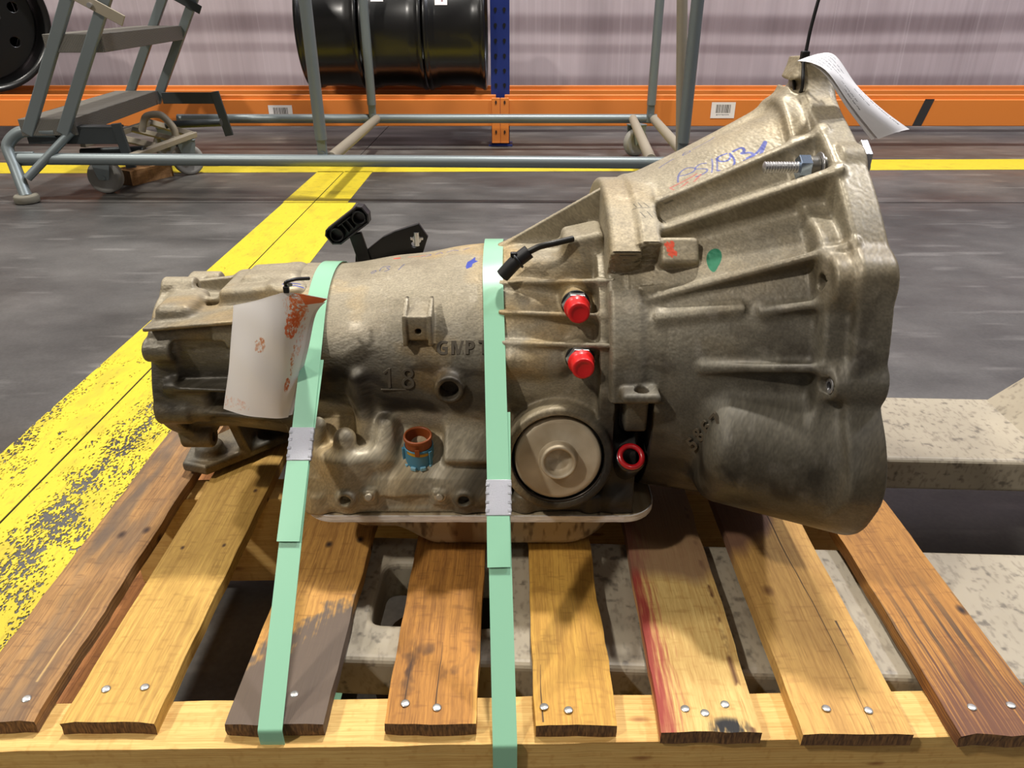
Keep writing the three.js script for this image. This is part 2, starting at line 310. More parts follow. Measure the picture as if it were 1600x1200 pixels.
function along(g, a, b) {                              // a geometry built along +y, unit length origin at its base, moved to run from a to b (no scaling)
  const d = V3(...b).sub(V3(...a)).normalize(); const q = new THREE.Quaternion().setFromUnitVectors(V3(0, 1, 0), d); return g.applyMatrix4(new THREE.Matrix4().compose(V3(...a), q, V3(1, 1, 1)));
}
const rod = (a, b, r, seg = 16, r2 = r) => { const L = V3(...a).distanceTo(V3(...b)); const g = new THREE.CylinderGeometry(r2, r, L, seg, 1); g.translate(0, L / 2, 0); return along(g, a, b); };
const lathe = (pts, a, b, seg = 40) => along(new THREE.LatheGeometry(pts.map((p) => new THREE.Vector2(p[0], p[1])), seg), a, b);   // profile [radius, height] along a -> b
const tube = (pts, r, seg = 48, rs = 12, closed = false) => new THREE.TubeGeometry(new THREE.CatmullRomCurve3(pts.map((p) => V3(...p)), closed, 'catmullrom', 0.4), seg, r, rs, closed);
// thin sheet with thickness from f(u, v) -> point
function sheet(f, nu, nv, th) {
  const P = [], Uv = [], I = [], p = V3(), q = V3(), s = V3(), e = 1e-3, W = nu + 1, C = W * (nv + 1);
  for (let side = 0; side < 2; side++) for (let j = 0; j <= nv; j++) for (let i = 0; i <= nu; i++) {
    const u = i / nu, v = j / nv; p.set(...f(u, v)); q.set(...f(min(1, u + e), v)).sub(V3(...f(max(0, u - e), v))); s.set(...f(u, min(1, v + e))).sub(V3(...f(u, max(0, v - e))));
    const n = q.cross(s).normalize().multiplyScalar(side ? -th / 2 : th / 2); P.push(p.x + n.x, p.y + n.y, p.z + n.z); Uv.push(u, v);
  }
  for (let j = 0; j < nv; j++) for (let i = 0; i < nu; i++) { const a = j * W + i, b = a + 1, c = a + W, d = c + 1; I.push(a, b, d, a, d, c, C + a, C + d, C + b, C + a, C + c, C + d); }
  const edge = (a, b) => I.push(a, C + a, C + b, a, C + b, b);
  for (let i = 0; i < nu; i++) { edge(i + 1, i); edge(nv * W + i, nv * W + i + 1); } for (let j = 0; j < nv; j++) { edge(j * W, (j + 1) * W); edge((j + 1) * W + nu, j * W + nu); }
  const g = new THREE.BufferGeometry(); g.setAttribute('position', new THREE.Float32BufferAttribute(P, 3)); g.setAttribute('uv', new THREE.Float32BufferAttribute(Uv, 2)); g.setIndex(I); g.computeVertexNormals(); return g;
}
// flat band of width w (along wdir) and thickness th along a polyline in space
function band(pts, w, th, wdir = [1, 0, 0], closed = false) {
  const N = pts.length, P = [], Uv = [], I = [], wd = V3(...wdir).normalize(); let len = 0;
  const M = closed ? N + 1 : N;
  for (let k = 0; k < M; k++) {
    const i = k % N, a = V3(...pts[closed ? (i - 1 + N) % N : max(0, i - 1)]), b = V3(...pts[closed ? (i + 1) % N : min(N - 1, i + 1)]), t = b.sub(a).normalize(), n = V3().crossVectors(wd, t).normalize(), c = V3(...pts[i]), w3 = V3().crossVectors(t, n).normalize();
    if (k) len += V3(...pts[i]).distanceTo(V3(...pts[(k - 1) % N]));
    for (const [sx, sn] of [[-1, 1], [1, 1], [1, 1], [1, -1], [1, -1], [-1, -1], [-1, -1], [-1, 1]]) { P.push(c.x + w3.x * sx * w / 2 + n.x * sn * th / 2, c.y + w3.y * sx * w / 2 + n.y * sn * th / 2, c.z + w3.z * sx * w / 2 + n.z * sn * th / 2); Uv.push((sx + 1) / 2, len * 20); }
  }
  for (let k = 0; k < M - 1; k++) for (let f = 0; f < 8; f += 2) { const a = k * 8 + f, b = a + 1, c = a + 8, d = c + 1; I.push(a, b, d, a, d, c); }
  if (!closed) for (const k of [0, M - 1]) { const o = k * 8; if (k) I.push(o, o + 2, o + 4, o, o + 4, o + 6); else I.push(o, o + 4, o + 2, o, o + 6, o + 4); }
  const g = new THREE.BufferGeometry(); g.setAttribute('position', new THREE.Float32BufferAttribute(P, 3)); g.setAttribute('uv', new THREE.Float32BufferAttribute(Uv, 2)); g.setIndex(I); g.computeVertexNormals(); return g;
}
const extrude = (pts, depth, bevel = 0.001, holes = []) => { const s = new THREE.Shape(pts.map((p) => new THREE.Vector2(p[0], p[1]))); for (const [x, y, r] of holes) { const h = new THREE.Path(); h.absellipse(x, y, r, r, 0, PI * 2, true); s.holes.push(h); } return new THREE.ExtrudeGeometry(s, { depth, bevelEnabled: bevel > 0, bevelThickness: bevel, bevelSize: bevel, bevelSegments: 2, steps: 1, curveSegments: 14 }).translate(0, 0, -depth / 2); };
const hexNut = (r, h, hole = 0) => { const p = []; for (let i = 0; i < 6; i++) p.push([r * cos(i * PI / 3), r * sin(i * PI / 3)]); return extrude(p, h, 0.0006, hole ? [[0, 0, hole]] : []).rotateX(-PI / 2); };   // axis along y, centred
// ---------- the hall: floor, walls, ceiling, lamps ----------
const X0 = -6, X1 = 6, ZB = -4.75, ZF = 5;
const FT = 3.2;                                        // floor texture tile in metres
const floorMap = tex(2048, 2048, (u, v) => {
  const big = fbm(u, v, 4, 5, 4, 11), mid = fbm(u, v, 24, 30, 4, 17), st = fbm(u, v, 14, 30, 5, 23), fine = vnoise(u * 900, v * 900, 900, 900, 5);
  let g = 74 + 44 * (big - 0.5) + 34 * (mid - 0.5) + 30 * (st - 0.5) + 10 * (fine - 0.5);
  const scuff = clamp01((fbm(u, v, 16, 90, 3, 41) - 0.66) * 7); g += scuff * 22;
  const warm = clamp01((fbm(u, v, 3, 4, 3, 51) - 0.45) * 4);
  return [g * (1.0 + 0.05 * warm), g * 0.985, g * (0.965 - 0.07 * warm)];
});
const floorRough = tex(512, 512, (u, v) => 105 + 110 * (fbm(u, v, 8, 22, 4, 77) - 0.3), true);
const floorBump = tex(1024, 1024, (u, v) => 128 + 90 * (fbm(u, v, 60, 60, 4, 61) - 0.5), true);
const floorMat = std({ map: floorMap, roughnessMap: floorRough, roughness: 0.85, bumpMap: floorBump, bumpScale: 0.0012 });
function slab(x0, x1, z0, z1, y = 0) {                 // floor slab with chamfered top edges, uv in floor tiles
  const g = new THREE.BoxGeometry(x1 - x0, 0.15, z1 - z0).toNonIndexed(); g.translate((x0 + x1) / 2, y - 0.075, (z0 + z1) / 2);
  const p = g.attributes.position, w = new Float32Array(p.count * 2); for (let i = 0; i < p.count; i++) { w[2 * i] = p.getX(i) / FT; w[2 * i + 1] = p.getZ(i) / FT; } g.setAttribute('uv', new THREE.BufferAttribute(w, 2)); return g;
}
const ground = struct('floor', slab(X0, X1, ZB - 0.2, ZF, -0.012), std({ color: 0x1c1b1a, roughness: 0.95 }));
const cutZ = [ZB - 0.2, -2.704, 0.4, ZF], cutX = [X0, -0.728, 3.2, X1];   // saw-cut joints
for (let i = 0; i < 3; i++) for (let j = 0; j < 3; j++) struct('floor_slab', slab(cutX[j] + 0.002, cutX[j + 1] - 0.002, cutZ[i] + 0.004, cutZ[i + 1] - 0.004), floorMat, ground);
// painted lines on the floor, 1 mm of paint
const paintMap = tex(512, 1024, (u, v) => { const n = fbm(u, v, 6, 40, 4, 5), s = fbm(u, v, 60, 200, 3, 9), d = clamp01((n - 0.55) * 5) * 0.22 + clamp01((s - 0.66) * 6) * 0.35; return mix3([206, 186, 40], [140, 126, 48], d); });
const wornAlpha = tex(512, 2048, (u, v) => {          // the paint is worn through near the pallet, most along its right edge
  const y = v * 2.75, wear = ramp(1.75, 0.9, 2.75 - y);
  const e = (0.16 + 0.52 * exp(-(((u - 0.70) / 0.16) ** 2)) + 0.25 * ramp(.8, 1, u)) * wear + clamp01(pow(1 - u, 8)) * 0.5 * wear + ramp(.97, 1, u) * .3 * wear;
  const n = fbm(u, v, 110, 620, 3, 31) * 0.62 + fbm(u, v, 16, 90, 4, 37) * 0.38; return n > 0.26 + e * 0.42 ? 255 : 0;
}, true);
const paint = std({ map: paintMap, roughness: 0.5, bumpMap: floorBump, bumpScale: 0.001 });
const paintWorn = std({ map: paintMap, roughness: 0.55, alphaMap: wornAlpha, alphaTest: 0.5, bumpMap: floorBump, bumpScale: 0.001 });
{
  const g1 = new THREE.BoxGeometry(12, 0.001, 0.235); at(g1, 0, 0.0006, -3.375, 0, 0.018, 0); { const p = g1.attributes.position, w = g1.attributes.uv; for (let i = 0; i < p.count; i++) w.setXY(i, p.getZ(i) * 4, p.getX(i) / 2.5); }
  struct('floor_line', g1, paint, ground);
  const strip = (x0, x1, z0, z1, mat) => { const g = new THREE.BoxGeometry(x1 - x0, 0.001, z1 - z0); g.translate((x0 + x1) / 2, 0.0006, (z0 + z1) / 2); const p = g.attributes.position, w = g.attributes.uv; for (let i = 0; i < p.count; i++) w.setXY(i, (p.getX(i) - x0) / (x1 - x0), (p.getZ(i) - z0) / (z1 - z0)); struct('floor_line', g, mat, ground); };
  strip(-0.842, -0.73, -3.26, -2.708, paint); strip(-0.726, -0.604, -3.26, -2.708, paint);
  // shared uv over both halves so that the wear runs on
  for (const [a, b] of [[-0.838, -0.73], [-0.726, -0.572]]) { const g = new THREE.BoxGeometry(b - a, 0.001, 2.75); g.translate((a + b) / 2, 0.0006, -2.70 + 1.375); const p = g.attributes.position, w = g.attributes.uv; for (let i = 0; i < p.count; i++) w.setXY(i, (p.getX(i) + 0.838) / 0.266, (p.getZ(i) + 2.70) / 2.75); struct('floor_line', g, paintWorn, ground); }
}
// back wall: pale sheeting with faint soft bands painted in for reflections, and vertical streaks
const wallMap = tex(2048, 512, (u, v) => {
  const y = v * 3.0, b = (c, w) => exp(-(((y - c) / w) ** 2));
  const wob = 0.03 * (fbm(u, 0.3, 6, 3, 3, 3) - 0.5);
  let d = 0.0; const yy = y + wob; for (const [c, w, a] of [[0.215, 0.045, 0.7], [0.405, 0.026, 0.6], [0.535, 0.052, 0.95], [0.75, 0.06, 0.7], [1.0, 0.08, 0.7], [1.4, 0.1, 0.8], [1.9, 0.08, 0.7], [2.5, 0.1, 0.7]]) { const t = exp(-(((yy - c) / w) ** 4)); d += a * t * (0.55 + 0.75 * (fbm(u, 0.5, 9, 3, 3, 13 + c * 10 | 0) )); }
  const streak = fbm(u, v, 260, 3, 3, 21), sc = clamp01((fbm(u + v * 0.01, v, 400, 2, 2, 29) - 0.68) * 5);
  const blot = fbm(u, v, 26, 8, 4, 33);
  const q = clamp01(0.20 + d * 0.66 + 0.24 * (streak - 0.5) + 0.35 * (blot - 0.5)) ; const c = mix3([196, 184, 189], [122, 108, 112], q);
  return mix3(c, [225, 218, 222], sc * 0.2);
});
const wallBack = std({ map: wallMap, roughness: 0.42 });
const plain = std({ color: 0x6f6b68, roughness: 0.8 }), ceilMat = std({ color: 0x7a7774, roughness: 0.9 });
{ const g = new THREE.BoxGeometry(12, CEILING, 0.15); g.translate(0, CEILING / 2, ZB - 0.075); const p = g.attributes.position, w = g.attributes.uv; for (let i = 0; i < p.count; i++) w.setXY(i, (p.getX(i) + 6) / 5, p.getY(i) / 3.0); struct('wall_back', g, wallBack); }
struct('wall_left', new THREE.BoxGeometry(0.15, CEILING, ZF - ZB).translate(X0 - 0.075, CEILING / 2, (ZF + ZB) / 2), plain);
struct('wall_right', new THREE.BoxGeometry(0.15, CEILING, ZF - ZB).translate(X1 + 0.075, CEILING / 2, (ZF + ZB) / 2), plain);
struct('wall_front', new THREE.BoxGeometry(12.3, CEILING, 0.15).translate(0, CEILING / 2, ZF + 0.075), plain);
struct('ceiling', new THREE.BoxGeometry(12.3, 0.15, ZF - ZB + 0.3).translate(0, CEILING + 0.075, (ZF + ZB) / 2), ceilMat);
const lampBody = std({ color: 0x8c8f92, roughness: 0.4, metalness: 0.6 });
LAMPS.forEach(([x, z, w, d, power, color], i) => {
  const where = ['above the pallet', 'behind the viewer on the left', 'by the right wall', 'over the rolling ladder', 'behind the viewer on the right'][i];
  const t = thing('ceiling_lamp', `square high bay ceiling lamp hanging ${where}`, 'lamp', [x, CEILING - 0.3, z], 0, 'high bay lamps');
  mesh('housing', [rbox(w + 0.08, 0.1, d + 0.08, 0.02).translate(0, 0.06, 0), rod([0, 0.1, 0], [0, 0.3, 0], 0.012)], lampBody, t);
  mesh('diffuser', new THREE.BoxGeometry(w, 0.012, d), std({ color: 0xffffff, emissive: color, emissiveIntensity: 6, roughness: 0.5 }), t);
  const L = new THREE.RectAreaLight(color, power, w, d); L.position.set(x, CEILING - 0.312, z); L.lookAt(x, 0, z); L.castShadow = true; scene.add(L);
});
// ---------- pallet of eight deck boards on three stringers ----------
const woodGrain = tex(256, 1024, (u, v) => 128 + 120 * (fbm(u, v, 40, 8, 4, 3) - 0.5) + 40 * (vnoise(u * 120, v * 40, 120, 40, 9) - 0.5), true);
function woodTex(s, light, dark, stainShade) {
  return tex(256, 1024, (u, v) => {
    const warp = 0.10 * (fbm(u, v, 3, 4, 3, s + 1) - 0.5), gu = u + warp;
    const rings = 0.5 + 0.5 * sin((gu * 9 + 2.2 * fbm(u, v, 3, 2, 3, s + 2)) * PI * 2);
    const fine = fbm(gu, v, 60, 8, 4, s + 3), pores = clamp01((fbm(gu, v, 110, 30, 2, s + 4) - 0.66) * 6), cross = clamp01((fbm(u, v, 6, 220, 2, s + 5) - 0.64) * 5);
    const spk = fbm(u, v, 70, 110, 2, s + 8); const t = clamp01(0.20 + 0.16 * rings * fine * 1.4 + 0.55 * (fine - 0.5) + 0.7 * (fbm(u, v, 5, 9, 4, s + 6) - 0.5) + 0.35 * (spk - 0.5));
    if (v > 0.985) return mix3([140, 102, 60], [74, 50, 30], clamp01(fbm(u, v, 70, 300, 3, s + 7) * 1.6 - 0.3));
    let c = mix3(light, dark, t); c = mix3(c, dark, pores * 0.55); c = mix3(c, dark, cross * 0.35);
    return stainShade ? stainShade(c, u, v, fine) : c;
  });
}
const crack = (u, v, u0, v0, v1, w, s) => { if (v < v0 || v > v1) return 0; const k = (v - v0) / (v1 - v0), x = u0 + 0.05 * (fbm(0.3, v, 3, 7, 3, s) - 0.5); return clamp01(1 - abs(u - x) / (w * (0.25 + k))) ; };
const knot = (u, v, ku, kv, r) => { const d = hypot((u - ku), (v - kv) * 7); return clamp01(1.2 - d / r); };
const grey = [92, 78, 68], deepBrown = [74, 46, 24], tan = [214, 162, 78];
// v runs from the near end (0) to the far end (1)
const BOARDS = [
  // [x left near, x right near, x left far, x right far, near end z, light, dark, stains and painted shade, roughness of the edges, nails]
  [-0.442, -0.3745, -0.452, -0.386, -0.3885, [170, 128, 76], [98, 68, 42], (c, u, v, f) => { const g = clamp01((fbm(u, v, 4, 10, 4, 71) - 0.42) * 3.2) * (0.85 - 0.55 * clamp01(u * 1.3 - 0.4)); c = mix3(c, grey, g * 0.95); const d = knot(u, v, 0.5, 0.3, 0.06) + knot(u, v, 0.83, 0.31, 0.06); c = mix3(c, [52, 32, 20], clamp01(d)); return mix3(c, [205, 172, 108], crack(u, 0.3 - v, 0.75, 0.1, 0.25, 0.02, 3) * 0.8); }, 1, [[0.2, 0.012], [0.75, 0.02]]],
  [-0.354, -0.2805, -0.358, -0.286, -0.3880, [204, 164, 82], [150, 110, 48], (c, u, v, f) => mix3(c, [70, 44, 22], clamp01(knot(u, v, 0.22, 0.27, 0.03) + knot(u, v, 0.78, 0.275, 0.03) + knot(u, v, 0.82, 0.40, 0.035))), 0.5, [[0.3, 0.03], [0.72, 0.032]]],
  [-0.2245, -0.1475, -0.2215, -0.148, -0.3848, [196, 146, 72], [132, 88, 40], (c, u, v, f) => { const k = clamp01((0.105 + u * 0.085 - v) * 40 + (f - 0.5) * 1.2 + (fbm(u, v, 9, 70, 3, 75) - 0.5) * 2.5); c = mix3(c, [88, 76, 68], k * 0.92); const h = clamp01((v - 0.30) * 9); c = mix3(c, [120, 88, 52], h * 0.45); return mix3(c, [50, 34, 22], clamp01(knot(u, v, 0.45, 0.28, 0.05) + knot(u, v, 0.85, 0.29, 0.05))); }, 0.7, [[0.62, 0.028]]],
  [-0.0998, -0.0283, -0.0985, -0.026, -0.3862, [182, 126, 54], [112, 70, 26], (c, u, v, f) => { const k = clamp01((fbm(u, v, 5, 30, 4, 93) - 0.62) * 5) * clamp01(1 - abs(v - 0.07) * 14); c = mix3(c, [70, 44, 22], k); c = mix3(c, [224, 178, 92], clamp01((u - 0.93) * 14) * clamp01((0.12 - v) * 20)); return mix3(c, [45, 28, 14], 0.9 * clamp01(crack(u, 0.13 - v, 0.55, 0.02, 0.11, 0.012, 8) + crack(u, 0.14 - v, 0.2, 0.03, 0.12, 0.01, 9))); }, 0.8, [[0.2, 0.018], [0.56, 0.014]]],
  [0.0179, 0.0818, 0.0135, 0.0785, -0.3850, [208, 160, 70], [152, 106, 42], (c, u, v, f) => { const k = knot(u, v, 0.25, 0.30, 0.05); c = mix3(c, [56, 36, 20], clamp01(k)); return mix3(c, [40, 26, 14], 0.9 * crack(u, 0.09 - v, 0.1, 0.01, 0.085, 0.013, 11)); }, 1, [[0.12, 0.016], [0.42, 0.013]]],
  [0.1157, 0.1935, 0.1285, 0.207, -0.3792, [216, 184, 114], [170, 126, 66], (c, u, v, f) => { const r = clamp01((0.25 - u) * 4.5 + (fbm(u, v, 40, 30, 4, 55) - 0.5) * 1.6); c = mix3(c, [142, 46, 40], r * 0.9); const b = clamp01(1 - abs(u - 0.90 - 0.05 * (fbm(0.2, v, 3, 12, 3, 9) - 0.5)) * 22) * clamp01((fbm(u, v, 10, 60, 3, 66) - 0.42) * 6); c = mix3(c, [84, 48, 24], b * 0.9); const s = clamp01((v - 0.215 + 0.05 * (fbm(u, 0.4, 4, 3, 3, 77) - 0.5)) * 40); c = mix3(c, [122, 92, 70], s * 0.75); const k = clamp01(1.3 - hypot((u - 0.68) * 5.5, (v - 0.006) * 100)) * clamp01(fbm(u, v, 30, 90, 3, 81) * 3 - 0.7); return mix3(c, [26, 24, 24], clamp01(k * 1.5)); }, 0.7, [[0.28, 0.02], [0.7, 0.024], [0.47, 0.016]]],  // beyond the near part, the gearbox shadow is painted into the wood
  [0.2245, 0.3093, 0.231, 0.318, -0.3775, [204, 160, 88], [152, 108, 54], (c, u, v, f) => { const s = clamp01((v - 0.24 - 0.14 * u + 0.07 * (fbm(u, v, 4, 9, 3, 97) - 0.5)) * 30); c = mix3(c, [96, 66, 56], s * 0.8); c = mix3(c, [96, 60, 30], clamp01(knot(u, v, 0.22, 0.20, 0.07)) * 0.7); const k = clamp01(crack(u, v, 0.66 - 0.12 * v, 0.0, 0.5, 0.012, 21) + crack(u, v, 0.80, 0.10, 0.15, 0.014, 22)); return mix3(c, [40, 24, 14], k * 0.95); }, 0.35, [[0.3, 0.022], [0.685, 0.02]]],  // far part carries the bell's cast shadow as darker colour
  [0.3447, 0.4215, 0.3455, 0.418, -0.3765, [184, 130, 60], [122, 78, 34], (c, u, v, f) => { const k = clamp01((0.14 - v) * 9 + (f - 0.5) * 2.5 - abs(u - 0.4) * 0.6); c = mix3(c, [92, 56, 40], k * 0.85); const g = clamp01((fbm(u, v, 16, 5, 3, 14) - 0.55) * 7) * clamp01(1 - abs(v - 0.13) * 9); c = mix3(c, [60, 46, 36], g * 0.7); return mix3(c, [40, 24, 14], clamp01(knot(u, v, 0.93, 0.17, 0.06))); }, 0.8, [[0.28, 0.024], [0.7, 0.026]]],
];
const DECK = 0.16, BT = 0.0145, FAR = -1.13;
const pallet = thing('pallet', 'small wooden pallet of weathered brown deck boards carrying the gearbox', 'pallet', [0, 0, -0.75]);
const nailMat = std({ color: 0xb9b9b6, roughness: 0.35, metalness: 0.8 });
const nailGeo = lathe([[0, 0.0012], [0.0022, 0.0011], [0.0034, 0.0006], [0.0036, 0], [0.0016, -0.002], [0, -0.002]], [0, 0, 0], [0, 1, 0], 14);
function plank(w0, w1, zn, zf, yt, th, rough, s, yawFar = 0) {   // plank along z with wavering sawn edges; w0/w1: [left, right] at near and far end
  const nx = 6, ny = 2, nz = 70, g = new THREE.BoxGeometry(1, 1, 1, nx, ny, nz), p = g.attributes.position, uv = g.attributes.uv, nrm = g.attributes.normal;
  for (let i = 0; i < p.count; i++) {
    const endFace = abs(nrm.getZ(i)) > 0.5; let u = p.getX(i) + 0.5, y = p.getY(i) + 0.5, v = 0.5 - p.getZ(i);
    const xl = lerp(w0[0], w1[0], v), xr = lerp(w0[1], w1[1], v), L = zn - zf;
    const eL = rough * 0.0022 * (fbm(0.2, v, 3, 22, 4, s) - 0.5) * 2, eR = rough * 0.0022 * (fbm(0.7, v, 3, 22, 4, s + 5) - 0.5) * 2;
    let x = lerp(xl + eL, xr + eR, u), z = zn - v * L, Y = yt - th * (1 - y);
    if (v < 0.001) z += rough * 0.004 * (fbm(u, y, 12, 5, 3, s + 9) - 0.6);
    if (y > 0.9) { Y -= (u < 0.01 || u > 0.99 ? 0.0011 : 0); Y -= v < 0.001 ? 0.0010 : 0; Y += 0.0006 * (fbm(u, v, 4, 12, 3, s + 3) - 0.5); }
    p.setXYZ(i, x, Y, z); const nX = nrm.getX(i), du = abs(nX) > 0.5 ? (1 - y) * th / (w0[1] - w0[0]) : 0; uv.setXY(i, (nX > 0.5 ? 1 - du : nX < -0.5 ? du : u) * 0.98 + 0.01, endFace ? 0.988 + y * 0.009 : v * 0.982 + 0.001);
  }
  g.computeVertexNormals(); return g;
}
BOARDS.forEach(([a, b, c, d, zn, light, dark, stainShade, rough, nails], k) => {
  const m = std({ map: woodTex(100 + k * 17, light, dark, stainShade), roughness: 0.72, bumpMap: woodGrain, bumpScale: 0.0006 });
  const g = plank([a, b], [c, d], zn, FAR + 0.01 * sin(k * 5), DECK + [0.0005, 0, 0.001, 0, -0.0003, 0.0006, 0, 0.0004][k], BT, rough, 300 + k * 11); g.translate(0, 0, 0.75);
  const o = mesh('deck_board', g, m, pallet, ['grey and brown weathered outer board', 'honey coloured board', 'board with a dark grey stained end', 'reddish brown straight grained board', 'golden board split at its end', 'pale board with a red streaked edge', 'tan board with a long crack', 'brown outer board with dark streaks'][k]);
  for (const [u, off] of nails) { const n = mesh('nail', nailGeo, nailMat, o); n.position.set(lerp(a, b, u), DECK + 0.0006, zn - off + 0.75); n.rotation.set(rr(-0.1, 0.1), 0, rr(-0.1, 0.1)); }
});
const pine = std({ map: woodTex(900, [224, 186, 112], [188, 138, 70], (c, u, v) => mix3(c, [120, 70, 30], clamp01(knot(u, v, 0.4, 0.13, 0.09) + knot(u, v, 0.55, 0.62, 0.07) + knot(u, v, 0.3, 0.83, 0.06)) * 0.6)), roughness: 0.7, bumpMap: woodGrain, bumpScale: 0.0004 });
const oldWood = std({ map: woodTex(950, [170, 112, 58], [104, 62, 30]), roughness: 0.8, bumpMap: woodGrain, bumpScale: 0.0006 });
function beamX(zc, th, y0, y1, mat, yaw, x0 = -0.458, x1 = 0.432) {   // stringer along x
  const g = plank([-th / 2, th / 2], [-th / 2, th / 2], -x0, -x1, y1, y1 - y0, 0.5, 40 + zc * 100 | 0); g.rotateY(-PI / 2); g.rotateY(yaw); g.translate(0, 0, zc + 0.75); return mesh('stringer', g, mat, pallet);
}
beamX(-0.402, 0.044, 0.02, DECK - BT - 0.0002, pine, 0.017);
beamX(-0.7235, 0.04, 0.02, DECK - BT - 0.0002, pine, 0.017);
beamX(-1.105, 0.044, 0.02, DECK - BT - 0.0002, pine, 0.017);
for (const x of [-0.443, 0.075, 0.39]) { const g = plank([x - 0.037, x + 0.037], [x - 0.037, x + 0.037], -0.39, -1.11, 0.0198, 0.0194, 0.6, 700 + x * 100 | 0); g.translate(0, 0, 0.75); mesh('bottom_board', g, oldWood, pallet); }
// ---------- the gearbox ----------
const GB = thing('gearbox', 'dirty cast aluminium automatic gearbox lying strapped on the wooden pallet', 'gearbox', [0, DECK, -0.72]);
const AX = 0.155;                                      // height of the shaft axis above the deck
const UX = (X, r) => (X + 0.7 * r + 0.38) / 0.92, VA = (a, r) => (a + 90) / 360 + 0.5 * r;
function unwrap(g) {                                   // uv = (along the shaft, around it); triangles over the seam below get their own vertices
  const p = g.attributes.position, n = p.count, uv = []; for (let i = 0; i < n; i++) { let a = atan2(p.getY(i), p.getZ(i)) / deg; if (a < -90) a += 360; uv.push(UX(p.getX(i), hypot(p.getY(i), p.getZ(i))), VA(a, hypot(p.getY(i), p.getZ(i)))); }
  const pos = Array.from(p.array), nor = Array.from(g.attributes.normal.array), I = Array.from(g.index.array);
  for (let t = 0; t < I.length; t += 3) { const v = [0, 1, 2].map((k) => uv[I[t + k] * 2 + 1]); if (max(...v) - min(...v) > 0.5) for (let k = 0; k < 3; k++) if (v[k] < 0.5) { const q = I[t + k]; pos.push(pos[3 * q], pos[3 * q + 1], pos[3 * q + 2]); nor.push(nor[3 * q], nor[3 * q + 1], nor[3 * q + 2]); uv.push(uv[2 * q], uv[2 * q + 1] + 1); I[t + k] = uv.length / 2 - 1; } }
  const o = new THREE.BufferGeometry(); o.setAttribute('position', new THREE.Float32BufferAttribute(pos, 3)); o.setAttribute('normal', new THREE.Float32BufferAttribute(nor, 3)); o.setAttribute('uv', new THREE.Float32BufferAttribute(uv, 2)); o.setIndex(I); return o.translate(0, AX, 0);
}
const castW = 2048, castH = 2048;
